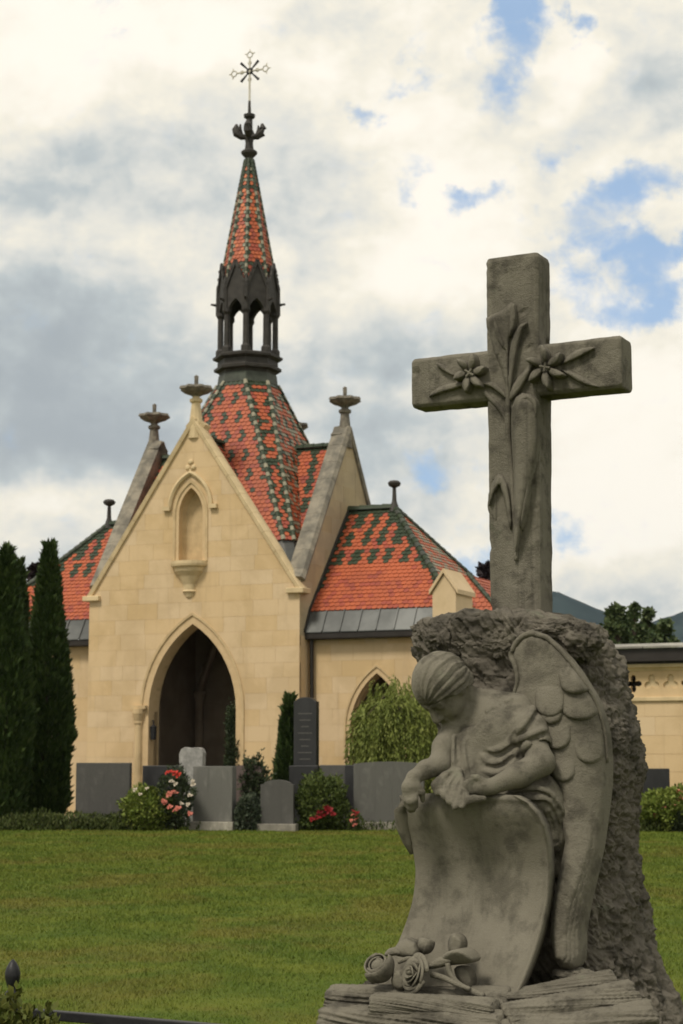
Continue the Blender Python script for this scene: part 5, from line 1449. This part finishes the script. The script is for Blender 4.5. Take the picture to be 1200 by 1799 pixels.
# --- logs at the foot
def log(p0, p1, r, seed, sq=.8, taper=.9):
    p0, p1 = np.array(p0), np.array(p1); L = np.linalg.norm(p1 - p0); d = (p1 - p0) / L
    side = np.cross(d, [0, 0, 1]); side /= np.linalg.norm(side); up_ = np.cross(side, d)
    nl, na = 130, 130
    s_, a = np.meshgrid(np.linspace(0, 1, nl), np.linspace(0, 2 * np.pi, na, endpoint=False), indexing='ij')
    tw = a + 1.1 * (s_ - .5)
    q = np.stack([np.cos(tw) * 2.1 + seed * 3.1, np.sin(tw) * 2.1, s_ * L * 2.6], -1)
    rid = 1 - 2.2 * np.abs(pnoise(q * np.array([1.5, 1.5, 1]))); rid2 = 1 - 2.2 * np.abs(pnoise(q * np.array([3.6, 3.6, 2.2]) + 5))
    rid3 = 1 - 2.2 * np.abs(pnoise(q * np.array([7., 7., 3.0]) + 11))
    rr = r * (1 + (taper - 1) * s_) * (1 + .30 * fbm(q * .6, 3) + .17 * rid + .13 * rid2 + .06 * rid3)
    cap = np.minimum(np.clip(s_ / .02, 0, 1), np.clip((1 - s_) / .02, 0, 1)); rr = rr * (.90 + .10 * cap)
    ends = .012 * fbm(np.stack([np.cos(a) * 2 + seed, np.sin(a) * 2, s_ * 0], -1), 3)
    P = p0 + d * (s_[..., None] * L + ends[..., None] * (np.abs(s_ - .5) > .49)[..., None]) + side * (np.cos(a) * rr)[..., None] + up_ * (np.sin(a) * rr * sq)[..., None]
    P = P + np.array([0, 0, 1]) * (.012 * pnoise(np.stack([s_ * L * 4 + seed, s_ * 0, s_ * 0 + seed], -1)))[..., None]
    i = np.arange(nl * na).reshape(nl, na); j = np.roll(i, -1, 1)
    F = np.stack([i[:-1], j[:-1], j[1:], i[1:]], -1).reshape(-1, 4)
    V = P.reshape(-1, 3); c0, c1 = P[0].mean(0), P[-1].mean(0)
    V = np.concatenate([V, [c0, c1]]); n = nl * na
    F = np.concatenate([F, np.stack([i[0], np.full(na, n), np.full(na, n), j[0]], 1), np.stack([i[-1], j[-1], np.full(na, n + 1), np.full(na, n + 1)], 1)])
    mb = MB(); mb.V = [tuple(x) for x in V]; mb.F = [list(dict.fromkeys(f)) for f in F.tolist()]; mb.I = [0] * len(mb.F)
    return mb.build('log', M['st_log'], MON, smooth=True)
for k, (a_, b_, r_, q_) in enumerate((((584, 1757, -.46), (900, 1760, -.41), .052, .62), ((658, 1768, -.555), (874, 1778, -.53), .038, .72), ((578, 1797, -.54), (890, 1806, -.54), .062, .62),
        ((846, 1766, -.44), (1080, 1724, -.28), .042, .62), ((884, 1796, -.51), (1115, 1752, -.32), .058, .66), ((868, 1836, -.56), (1150, 1792, -.36), .064, .7), ((570, 1840, -.56), (900, 1856, -.54), .06, .7))):
    log(S(*a_), S(*b_), r_, k + 1, q_)
lump(872, 1776, -.50, .026, (1, 1, 1), 9, 'broken_log_end', 'st_log', .4)
lump(1010, 1715, -.22, .040, (1.5, 1, .5), 10, 'log_stump', 'st_log', .3)

# --- roses lying before the scroll
def rose(px, py, v, r, tilt, name='rose'):
    t = bpy.data.objects.new(name, None); link(t, MON); t.empty_display_size = .02
    t.location = S(px, py, v); t.rotation_euler = tilt
    for k in range(15):
        f = k / 14; a0 = k * 2.32; rad = r * (.14 + .86 * f); h = r * (.75 - .45 * f)
        arc = 2.3 - .5 * f
        V = []; n1, n2 = 12, 6
        for i_ in range(n1):
            for j_ in range(n2):
                aa = a0 + (i_ / (n1 - 1) - .5) * arc; s_ = j_ / (n2 - 1); ew = abs(i_ / (n1 - 1) - .5) * 2
                rr = rad * (.45 + .6 * s_) + (r * .16 * max(0, s_ - .7) / .3 * (f ** .6))
                V.append((rr * math.cos(aa), rr * math.sin(aa), h * (s_ * (1.0 - .25 * ew ** 3)) - r * .25 - .10 * r * max(0, s_ - .75) * f * 4))
        i2 = np.arange(n1 * n2).reshape(n1, n2)
        F = np.stack([i2[:-1, :-1], i2[1:, :-1], i2[1:, 1:], i2[:-1, 1:]], -1).reshape(-1, 4)
        o = npmesh('petal', V, F, M['st'], t, smooth=True)
        m_ = o.modifiers.new('thick', 'SOLIDIFY'); m_.thickness = r * .07
    return t
rose(727, 1712, -.505, .047, (R(72), R(-6), R(-28)))
def bud(px, py, v, r, seed, name='rose_bud'):
    t = bpy.data.objects.new(name, None); link(t, MON); t.location = S(px, py, v)
    mb = MB(); mb.lathe([(.05 * r, .62 * r), (.40 * r, .45 * r), (.52 * r, .1 * r), (.46 * r, -.3 * r), (.1 * r, -.55 * r)], 14); mb.build('bud_core', M['st'], t, smooth=True)
    t.rotation_euler = (R(38 - 30 * seed), R(-30 + 50 * seed), R(20 + 70 * seed)); t.empty_display_size = .02
    for k in range(6):
        a0 = k * 2.25; rad = r * (.62 + .085 * k); V = []; n1, n2 = 14, 9
        for i_ in range(n1):
            for j_ in range(n2):
                aa = a0 + (i_ / (n1 - 1) - .5) * 2.9; th = .12 + 2.35 * j_ / (n2 - 1) + .05 * k
                th = math.pi - (.10 + (2.0 + .06 * (5 - k)) * j_ / (n2 - 1)); ew = abs(i_ / (n1 - 1) - .5) * 2; rr = rad * (1 + .12 * ew ** 4 + .10 * (j_ / (n2 - 1)) ** 6)
                V.append((rr * math.sin(th) * math.cos(aa), rr * math.sin(th) * math.sin(aa), rr * math.cos(th) * 1.05 * (1 - .25 * ew ** 3 * (j_ / (n2 - 1)))))
        i2 = np.arange(n1 * n2).reshape(n1, n2); F = np.stack([i2[:-1, :-1], i2[1:, :-1], i2[1:, 1:], i2[:-1, 1:]], -1).reshape(-1, 4)
        o = npmesh('petal', V, F, M['st'], t, smooth=True); m_ = o.modifiers.new('thick', 'SOLIDIFY'); m_.thickness = r * .09
bud(666, 1700, -.50, .037, 0); bud(748, 1660, -.42, .022, 1)
vr = lambda x, y: scrollv(y) - .035
relief('rose_leaf', [(690, 1670), (700, 1655), (715, 1648), (730, 1655), (735, 1672), (728, 1684), (712, 1682), (698, 1680)], lambda x, y: -.43, .022, 12, .03, 'st', MON, 3, bend=lambda x, y: .02 * (y - 1648) / 40)
relief('rose_leaf', spear([(796, 1640), (800, 1660), (795, 1685)], 13), lambda x, y: -.42, .020, 9, .03, 'st', MON, 3)
relief('rose_leaf', spear([(770, 1692), (800, 1682), (832, 1688)], 13), lambda x, y: -.445, .018, 9, .03, 'st', MON, 3, bend=lambda x, y: .03 * (1696 - y) / 20)
relief('rose_leaf', spear([(752, 1700), (775, 1690), (795, 1688)], 9), lambda x, y: -.465, .016, 7, .03, 'st', MON, 3)
relief('rose_leaf', spear([(800, 1700), (815, 1715), (826, 1738)], 12), lambda x, y: -.43, .016, 9, .03, 'st', MON, 3)
relief('rose_leaf', spear([(698, 1705), (700, 1725), (708, 1738)], 12), lambda x, y: -.49, .014, 8, .03, 'st', MON, 3)
relief('rose_leaf', spear([(676, 1678), (690, 1672), (704, 1676)], 7), lambda x, y: -.46, .012, 5, .03, 'st', MON, 2.5)
stemtube('rose_stem', [(786, 1692), (792, 1712), (808, 1730), (836, 1744), (850, 1750)], -.475, [.007, .008], MON, 'st')
stemtube('rose_stem', [(758, 1712), (780, 1718), (800, 1728), (826, 1738)], -.485, [.008, .006], MON, 'st')
stemtube('rose_stem', [(700, 1690), (718, 1684), (738, 1688)], -.47, [.006, .006], MON, 'st')

# --- the wing
def wv(x, y): return -.160 - .085 * max(0, (y - 1150) / 550) + .085 * max(0, (x - 985) / 85) ** 2 + .03 * max(0, (930 - x) / 40)
wing_out = [(901, 1221), (910, 1196), (906, 1172), (897, 1150), (903, 1136), (915, 1121), (933, 1112), (950, 1116), (966, 1124), (984, 1141), (1000, 1159), (1016, 1180), (1029, 1201), (1042, 1222), (1051, 1241), (1058, 1264), (1064, 1289), (1068, 1340),
    (1067, 1380), (1061, 1433), (1053, 1487), (1043, 1533), (1029, 1592), (1021, 1640), (1021, 1680), (1014, 1698), (1003, 1704), (985, 1701), (973, 1684), (967, 1640), (970, 1587), (984, 1528), (993, 1480), (992, 1440), (986, 1400), (978, 1375), (966, 1366), (955, 1320), (944, 1270), (925, 1240)]
WNG = relief('wing', wing_out, wv, .017, 14, .045, 'st_wing', MON, 6)
def inset(dx):                                     # the long feathers overlap with stepped edges on the outer side
    o = []
    for x, y in wing_out[16:33]:
        o.append((x, y))
    res = []
    for x, y in o:
        w_ = np.interp(y, [1289, 1480, 1600, 1704], [.15, .5, 1, .9])
        res.append((x - dx * w_ if x > np.interp(y, [1289, 1500, 1704], [1020, 1015, 1000]) else x + 0.12 * dx, min(y, 1704 - dx * .55)))
    return res + [(975, 1380), (990, 1330), (1030, 1300)]
for k, dx in enumerate((9, 17, 25)):
    relief('flight_feather', inset(dx), lambda x, y, k=k: wv(x, y) - .014 - .007 * k, .009, 6, .04, 'st_wing', WNG, 6, bend=lambda x, y, k=k: -(.034 + .007 * k) * max(0, min(1, (1560 - y) / 240)) ** 1.2)
def covert(x0, x1, yt, yb, lvl, skew=0.0, sq=.5):
    xm, hw = (x0 + x1) / 2, (x1 - x0) / 2; yy = yb - hw * 2 * sq
    pts = [(x0 + skew, yt), (x1 + skew, yt), (x1 + skew * .4, (yt + yy) / 2), (x1, yy)] + [(xm + hw * math.cos(a_), yy + (yb - yy) * math.sin(a_)) for a_ in np.linspace(.15, np.pi - .15, 12)] + [(x0, yy), (x0 + skew * .4, (yt + yy) / 2)]
    def bend(x, y):
        f = min(1, max(0, (yb - y) / (yb - yt))); return -(.018 + lvl * .005) * f ** 2.2 + .006 * (1 - ((x - xm) / hw) ** 2) * (1 - f)
    rx = [p[0] for p in wing_out[9:24]]; ry = [p[1] for p in wing_out[9:24]]
    pts = [(min(p[0], float(np.interp(p[1], ry, rx)) - 5), p[1]) for p in pts]
    relief('covert_feather', pts, lambda x, y: wv(x, y) - .0130 - lvl * .0032, .007, 6, .03, 'st_wing', WNG, 3.5, bend=bend)
covert(968, 1013, 1300, 1374, 0, 4); covert(1007, 1066, 1250, 1342, 0, -4); covert(952, 1004, 1240, 1317, 1.2, 4); covert(948, 988, 1215, 1272, 2.2, 4)
covert(986, 1052, 1190, 1265, 1.6, -10, .30); covert(940, 992, 1180, 1260, 3.0, 2); covert(984, 1036, 1150, 1219, 3.0, -14, .34)
c = smoothline([(902, 1222), (909, 1196), (905, 1170), (898, 1151), (906, 1132), (918, 1119), (934, 1113), (951, 1117), (967, 1125), (1000, 1160), (1028, 1201), (1050, 1241), (1063, 1289), (1067, 1340)], 60)
mb = MB(); mb.tube([S(p[0], p[1], wv(*p) - .009) for p in c], list(np.interp(np.linspace(0, 1, len(c)), [0, .2, .45, 1], [.005, .008, .009, .004])), 10); mb.build('wing_rim', M['st_wing'], WNG, smooth=True)

# --- clay modelling on a grid of signed distances
class Clay:
    def __init__(s, lo, hi, h):
        s.h = h; s.lo = np.array(lo, float)
        s.n = np.ceil((np.array(hi) - s.lo) / h).astype(int) + 1
        s.ax = [(s.lo[k] + h * np.arange(s.n[k])).astype(np.float32) for k in range(3)]
        s.F = np.full(s.n, 1.0, np.float32)
    def sub(s, lo, hi):
        i0 = np.clip(np.floor((np.array(lo) - s.lo) / s.h).astype(int), 0, s.n); i1 = np.clip(np.ceil((np.array(hi) - s.lo) / s.h).astype(int) + 1, 0, s.n)
        sl = tuple(slice(a, b) for a, b in zip(i0, i1))
        X, Y, Z = np.meshgrid(*[s.ax[k][sl[k]] for k in range(3)], indexing='ij')
        return sl, X, Y, Z
    def put(s, sl, d, k, op):
        F = s.F[sl]
        if op == 'add':
            h = np.clip(.5 + .5 * (F - d) / k, 0, 1); s.F[sl] = F * (1 - h) + d * h - k * h * (1 - h)
        else:
            d = -d; h = np.clip(.5 - .5 * (F - d) / k, 0, 1); s.F[sl] = F * (1 - h) + d * h + k * h * (1 - h)
    def cap(s, a, b, ra, rb=None, k=.012, op='add'):
        a, b = np.array(a, float), np.array(b, float); rb = ra if rb is None else rb; m = max(ra, rb) + k + 2 * s.h
        sl, X, Y, Z = s.sub(np.minimum(a, b) - m, np.maximum(a, b) + m)
        if X.size == 0: return
        ba = b - a; L = max(ba @ ba, 1e-9)
        t = np.clip(((X - a[0]) * ba[0] + (Y - a[1]) * ba[1] + (Z - a[2]) * ba[2]) / L, 0, 1)
        d = np.sqrt((X - a[0] - t * ba[0]) ** 2 + (Y - a[1] - t * ba[1]) ** 2 + (Z - a[2] - t * ba[2]) ** 2) - (ra + (rb - ra) * t)
        s.put(sl, d.astype(np.float32), k, op)
    def ell(s, c, r, A=np.eye(3), k=.012, op='add'):
        c = np.array(c, float); r = np.array(r, float); m = r.max() + k + 2 * s.h
        sl, X, Y, Z = s.sub(c - m, c + m)
        if X.size == 0: return
        q = np.stack([X - c[0], Y - c[1], Z - c[2]], -1) @ np.array(A, float).T
        k0 = np.linalg.norm(q / r, axis=-1); k1 = np.linalg.norm(q / r ** 2, axis=-1) + 1e-9
        s.put(sl, (k0 * (k0 - 1) / k1).astype(np.float32), k, op)
    def line(s, pts, r, k=.010, op='add'):
        r = list(r) if hasattr(r, '__len__') else [r] * len(pts)
        for i in range(len(pts) - 1): s.cap(pts[i], pts[i + 1], r[i], r[i + 1], k, op)
    def hit(s, x, y, v0=-.55, v1=.1):
        d = lray(x, y); t = np.linspace((v0 - LC[1]) / d[1], (v1 - LC[1]) / d[1], 600)
        P = LC + d[None] * t[:, None]; I = np.round((P - s.lo) / s.h).astype(int)
        ok = ((I >= 0) & (I < s.n)).all(1); I = np.clip(I, 0, s.n - 1)
        f = np.where(ok, s.F[I[:, 0], I[:, 1], I[:, 2]], 1)
        j = np.argmax(f < 0)
        return P[j] if f[j] < 0 else None
    def draw(s, pts, r, sink=0.0, k=.006, op='add', n=24):
        """ridge or groove drawn along a photo line on the present surface"""
        c = smoothline(pts, n); P = [s.hit(p[0], p[1]) for p in c]
        q = [p + np.array([0, sink, 0]) for p in P if p is not None]
        if len(q) < 2: return
        rr = np.interp(np.linspace(0, 1, len(q)), np.linspace(0, 1, len(r) if hasattr(r, '__len__') else 2), r if hasattr(r, '__len__') else [r, r])
        jump = [np.linalg.norm(q[i + 1] - q[i]) < .03 for i in range(len(q) - 1)]
        for i in range(len(q) - 1):
            if jump[i]: s.cap(q[i], q[i + 1], rr[i], rr[i + 1], k, op)
    def mesh(s):
        F = s.F; n = np.array(F.shape)
        ins = F < 0
        c = np.zeros(n - 1, np.int8)
        offs = [(i, j, k) for i in (0, 1) for j in (0, 1) for k in (0, 1)]
        for o in offs: c += ins[o[0]:n[0] - 1 + o[0], o[1]:n[1] - 1 + o[1], o[2]:n[2] - 1 + o[2]]
        act = np.argwhere((c > 0) & (c < 8))
        val = {o: F[act[:, 0] + o[0], act[:, 1] + o[1], act[:, 2] + o[2]] for o in offs}
        acc = np.zeros((len(act), 3)); cnt = np.zeros(len(act))
        for a in offs:
            for ax in range(3):
                if a[ax] == 0:
                    b = list(a); b[ax] = 1; b = tuple(b); fa, fb = val[a], val[b]; m = (fa < 0) != (fb < 0)
                    t = np.where(m, fa / np.where(m, fa - fb, 1), 0)
                    p = np.tile(np.array(a, float), (len(act), 1)); p[:, ax] = t
                    acc += p * m[:, None]; cnt += m
        V = s.lo + s.h * (act + acc / cnt[:, None])
        idm = np.full(n - 1, -1, np.int32); idm[act[:, 0], act[:, 1], act[:, 2]] = np.arange(len(act))
        Q = []
        for ax in range(3):
            u, w_ = (ax + 1) % 3, (ax + 2) % 3
            sl0 = [slice(None)] * 3; sl1 = [slice(None)] * 3; sl0[ax] = slice(0, -1); sl1[ax] = slice(1, None)
            e = np.argwhere(ins[tuple(sl0)] != ins[tuple(sl1)])
            e = e[(e[:, u] > 0) & (e[:, w_] > 0) & (e[:, u] < n[u] - 1) & (e[:, w_] < n[w_] - 1)]
            def g(du, dw):
                q = e.copy(); q[:, u] -= du; q[:, w_] -= dw; return idm[q[:, 0], q[:, 1], q[:, 2]]
            quad = np.stack([g(1, 1), g(0, 1), g(0, 0), g(1, 0)], 1)
            flip = ~ins[e[:, 0], e[:, 1], e[:, 2]]
            quad[flip] = quad[flip][:, ::-1]; Q.append(quad)
        return V, np.concatenate(Q)
def relax(V, F, it=2, f=.5):
    n = len(V)
    for _ in range(it):
        a = np.zeros_like(V); c = np.zeros(n)
        for i in range(4):
            for j in (1, 3): np.add.at(a, F[:, i], V[F[:, (i + j) % 4]]); np.add.at(c, F[:, i], 1)
        V = V * (1 - f) + f * a / c[:, None]
    return V
def clay_mesh(cl, name, mat, parent, it=2):
    V, F = cl.mesh(); return npmesh(name, relax(V, F, it), F, M[mat], parent, smooth=True)

def box_for(px0, px1, py0, py1, v0, v1):
    q = np.array([S(x, y, v) for x in (px0, px1) for y in (py0, py1) for v in (v0, v1)]); return q.min(0), q.max(0)

def angel():
    # axes of the bowed head: f the way it faces, u to the crown, s to its left ear (towards us)
    f = W2L((-.44, -.40, -.80)); f /= np.linalg.norm(f)
    u = W2L((-.60, -.45, .66)); u = u - f * (u @ f); u /= np.linalg.norm(u)
    s_ = np.cross(f, u); s_ = -s_ if s_ @ W2L((.6, -.8, 0)) < 0 else s_
    A = np.stack([f, u, s_]); HC = S(779, 1212, -.295); G = .85
    h = lambda a, b, c: HC + G * (f * a + u * b + s_ * c)
    lo, hi = box_for(694, 1000, 1140, 1440, -.47, -.02)
    b = Clay(lo, hi, .0034)
    # skull and face
    b.ell(h(-.012, .015, 0), np.array([.088, .084, .072]) * G, A)
    b.ell(h(.026, -.042, 0), np.array([.058, .058, .056]) * G, A, .02)
    b.ell(h(.050, -.074, 0), np.array([.026, .022, .026]) * G, A, .014)          # chin
    for c in (-1, 1):
        b.ell(h(.046, -.034, c * .032), np.array([.026, .026, .022]) * G, A, .014)   # cheeks
        b.ell(h(.082, .004, c * .028), np.array([.013, .011, .017]) * G, A, .008, 'sub')   # eye sockets
        b.ell(h(.066, .001, c * .028), np.array([.015, .013, .017]) * G, A, .004)
        b.cap(h(.080, .017, c * .014), h(.070, .019, c * .044), .006, .004, .012)     # brows
        b.cap(h(.088, -.036, c * .008), h(.086, -.037, c * .010), .006, .006, .004)   # nostrils
    b.cap(h(.084, .012, 0), h(.100, -.030, 0), .0065, .0105, .008)
    b.cap(h(.080, -.053, -.016), h(.080, -.053, .016), .0055, .0055, .004)
    b.cap(h(.077, -.064, -.012), h(.077, -.064, .012), .0065, .0065, .004)
    b.cap(h(.086, -.058, -.018), h(.086, -.058, .018), .0018, .0018, .003, 'sub')
    b.ell(h(-.006, -.008, .068), np.array([.017, .028, .010]) * G, A, .006)      # ear
    # neck, shoulders, trunk
    b.line([h(-.045, -.040, 0), S(836, 1240, -.205), S(862, 1250, -.180)], [.034, .034, .046], .012)
    b.cap(S(845, 1239, -.175), S(897, 1246, -.160), .046, .046, .025)
    b.ell(S(862, 1296, -.205), (.095, .075, .11), k=.03); b.ell(S(868, 1358, -.215), (.10, .075, .08), k=.03)
    b.cap(S(822, 1262, -.225), S(797, 1288, -.262), .040, .034, .02)
    # her right arm: down beside the dress, wrist bent over the scroll
    b.line([S(796, 1280, -.27), S(779, 1312, -.305), S(772, 1344, -.335)], [.027, .029, .029], .012)
    b.line([S(772, 1344, -.335), S(748, 1352, -.372), S(727, 1366, -.402)], [.029, .024, .019], .012)
    b.line([S(727, 1366, -.402), S(720, 1383, -.412), S(720, 1397, -.408)], [.019, .021, .020], .008)
    for k, (dx, ln, vv) in enumerate(((-7.5, 24, 0), (-2, 31, -.006), (4, 30, -.006), (9.5, 23, 0))):
        x0 = 720 + dx * .9
        b.line([S(x0, 1394, -.412 + vv), S(x0 + .5, 1394 + ln * .45, -.420 + vv), S(x0 + 2, 1394 + ln * .85, -.408 + vv), S(x0 + 3, 1394 + ln, -.395 + vv)], [.0092, .0085, .0075, .006], .0035)
    b.line([S(732, 1378, -.408), S(741, 1392, -.404), S(743, 1406, -.392)], [.011, .009, .007], .004)   # thumb
    # her left arm across the scroll's top
    b.line([S(912, 1248, -.175), S(934, 1295, -.215), S(950, 1338, -.250)], [.046, .038, .034], .015)
    b.line([S(951, 1340, -.252), S(912, 1362, -.302), S(864, 1382, -.345)], [.037, .032, .021], .014)
    b.line([S(864, 1382, -.345), S(848, 1383, -.355), S(838, 1382, -.357)], [.019, .022, .020], .008)
    for k, dy in enumerate((-8, -2.5, 3, 8)):
        b.line([S(840, 1382 + dy, -.362), S(828 - (k == 1) * 2, 1381 + dy * 1.15, -.372), S(818 - (k in (1, 2)) * 2, 1385 + dy * 1.1, -.366), S(813, 1390 + dy, -.352)], [.0092, .0085, .0075, .006], .0035)
    b.line([S(850, 1374, -.362), S(838, 1366, -.372), S(829, 1364, -.372)], [.010, .0085, .0065], .004)
    body = clay_mesh(b, 'angel', 'st', MON, 2)

    # dress: over the trunk, sleeve, falling folds, lap
    d = Clay(*box_for(740, 1004, 1195, 1530, -.44, .0), .0036)
    d.ell(S(866, 1298, -.208), (.098, .080, .100), k=.03); d.ell(S(868, 1358, -.218), (.104, .080, .078), k=.03)
    d.cap(S(888, 1252, -.180), S(912, 1262, -.180), .044, .050, .02)
    d.line([S(908, 1258, -.180), S(930, 1285, -.208), S(941, 1306, -.225)], [.050, .050, .044], .015)
    d.line([S(830, 1300, -.255), S(815, 1345, -.285), S(812, 1385, -.305)], [.040, .036, .034], .02)
    d.line([S(800, 1300, -.285), S(803, 1345, -.300)], [.018, .020], .014)
    d.line([S(890, 1392, -.215), S(945, 1398, -.215), S(975, 1420, -.185)], [.060, .056, .045], .03)
    d.line([S(955, 1410, -.20), S(978, 1470, -.165), S(985, 1525, -.14)], [.050, .040, .030], .02)
    # neckline open towards the throat
    d.ell(S(822, 1252, -.26), (.052, .06, .040), k=.012, op='sub')
    d.cap(S(836, 1226, -.235), S(868, 1226, -.225), .034, .030, .012, 'sub')
    # sleeve opening
    d.cap(S(946, 1320, -.235), S(956, 1352, -.262), .038, .044, .004, 'sub')
    d.cap(S(940, 1330, -.262), S(915, 1345, -.300), .030, .030, .006, 'sub')
    # folds
    D_ = d.draw
    D_([(938, 1243), (928, 1262), (912, 1282), (898, 1298), (884, 1310), (866, 1318)], [.009, .010, .008, .005], .002)
    D_([(944, 1252), (934, 1270), (918, 1290), (902, 1305)], [.006, .006, .004], -.001, .004, 'sub')
    D_([(956, 1282), (935, 1291), (912, 1301), (898, 1308), (878, 1318), (858, 1320)], [.010, .010, .008, .006], .002)
    D_([(957, 1290), (936, 1299), (914, 1309), (901, 1314)], [.0055, .006, .004], -.001, .004, 'sub')
    D_([(920, 1317), (926, 1309), (940, 1304), (954, 1305), (962, 1314)], [.008, .009, .009, .007], .000)
    D_([(900, 1312), (886, 1322), (870, 1327), (852, 1322)], [.006, .007, .005], -.001, .004, 'sub')
    D_([(905, 1322), (890, 1334), (874, 1341), (858, 1339), (848, 1328)], [.008, .009, .007], .002)
    D_([(902, 1330), (888, 1342), (872, 1348), (856, 1346)], [.006, .006, .004], -.001, .004, 'sub')
    D_([(905, 1338), (888, 1352), (868, 1358), (850, 1354)], [.007, .007, .005], .002)
    D_([(902, 1288), (901, 1300), (905, 1312)], [.006, .007, .004], -.001, .004, 'sub')
    for x0, pts in enumerate(([(797, 1292), (798, 1320), (800, 1350), (806, 1368)], [(815, 1300), (819, 1330), (826, 1362), (832, 1378)])):
        D_(pts, [.005, .007, .006], .001 if x0 == 0 else .0035, .010)
        D_([(x + 7, y + 3) for x, y in pts], [.003, .005, .003], -.002 if x0 else -.001, .008, 'sub')
    D_([(828, 1268), (842, 1256), (862, 1246), (884, 1236), (900, 1228)], [.006, .006, .006], .001)
    for pts in ([(880, 1398), (910, 1388), (945, 1386), (972, 1398)], [(900, 1410), (935, 1402), (962, 1408), (980, 1440)], [(960, 1420), (972, 1455), (978, 1500)], [(972, 1400), (986, 1430), (990, 1480)]):
        D_(pts, [.006, .009, .006], .001); D_([(x + 3, y + 8) for x, y in pts], [.004, .006, .004], -.001, .004, 'sub')
    # bunched cloth over the scroll's edge
    for pts, r in (([(801, 1352, -.325), (782, 1366, -.352), (768, 1380, -.372), (770, 1392, -.376)], [.012, .015, .016, .012]), ([(806, 1356, -.335), (790, 1378, -.365), (780, 1396, -.385)], [.011, .013, .011]),
                   ([(808, 1364, -.345), (798, 1388, -.375), (790, 1408, -.395)], [.010, .012, .010]), ([(811, 1372, -.350), (806, 1396, -.385), (800, 1418, -.402)], [.010, .012, .009]), ([(816, 1384, -.36), (818, 1402, -.388), (812, 1416, -.402)], [.010, .012, .009]), ([(772, 1372, -.362), (784, 1398, -.382), (800, 1412, -.396)], [.012, .012, .012]),
                   ([(815, 1410, -.395), (832, 1404, -.388), (850, 1403, -.378)], [.010, .011, .008])):
        d.line([S(*p) for p in pts], r, .005)
    for pts in ([(796, 1356), (784, 1372), (777, 1386)], [(803, 1362), (792, 1384), (787, 1400)], [(808, 1374), (802, 1394), (797, 1412)], [(814, 1388), (812, 1404), (808, 1414)]):
        D_(pts, [.003, .005, .003], -.001, .004, 'sub')
    dress = clay_mesh(d, 'dress', 'st', body, 1)

    # hair: a cap swept back to a knot behind the ear
    hc = Clay(*box_for(712, 840, 1138, 1250, -.42, -.12), .0030)
    hc.ell(h(-.014, .022, 0), np.array([.100, .096, .084]) * G, A)
    kn = S(809, 1180, -.235)
    hc.cap(kn, kn + np.array([.008, .01, -.012]), .020, .018, .006); hc.cap(S(818, 1196, -.22), S(812, 1210, -.215), .016, .010, .012)
    hc.ell(h(-.062, -.030, 0), np.array([.044, .050, .052]) * G, A, .02)
    sl, X, Y, Z = hc.sub(hc.lo, hc.lo + hc.h * hc.n)
    q = np.stack([X, Y, Z], -1) - HC
    qf, qu, qs = q @ f / G, q @ u / G, q @ s_ / G
    # face and throat left free below the hair line
    line_ = qu - (-.005 + .62 * (qf - .02) + .10 * np.abs(qs))
    cut = -(line_ * .80)
    hc.F = np.maximum(hc.F, cut.astype(np.float32) - .004)
    kd = (kn - HC); kd /= np.linalg.norm(kd)
    e1 = np.cross(kd, u); e1 /= np.linalg.norm(e1); e2 = np.cross(kd, e1)
    az_ = np.arctan2(q @ e1, q @ e2); rad = np.sqrt((q @ e1) ** 2 + (q @ e2) ** 2)
    w_ = az_ * 10 + 1.1 * pnoise(q * 20) + 9 * (q @ kd)
    hc.F = hc.F + (.0024 * np.sin(2.1 * w_) + .0013 * np.sin(4.7 * w_ + 1.3) + .002 * pnoise(np.stack([az_ * 3, rad * 7, 4 * (q @ kd)], -1))).astype(np.float32) * np.clip(rad / .03, .3, 1)
    clay_mesh(hc, 'hair', 'st', body, 1)
angel()

# ------------------------------------------------------------------ air
def haze():
    m = bpy.data.materials.new('haze_air'); m.use_nodes = True; t = NT(m.node_tree); m.node_tree.nodes.clear()
    v = t.n('ShaderNodeVolumePrincipled', {'Color': (.80, .88, 1.0, 1), 'Density': .00006, 'Anisotropy': .2})
    t.n('ShaderNodeOutputMaterial', {'Volume': v.outputs[0]})
    mb = MB(); mb.box((-2500, -260, -1), (2500, 3400, 420))
    o = mb.build('haze', m); kind(o, 'stuff')
haze()
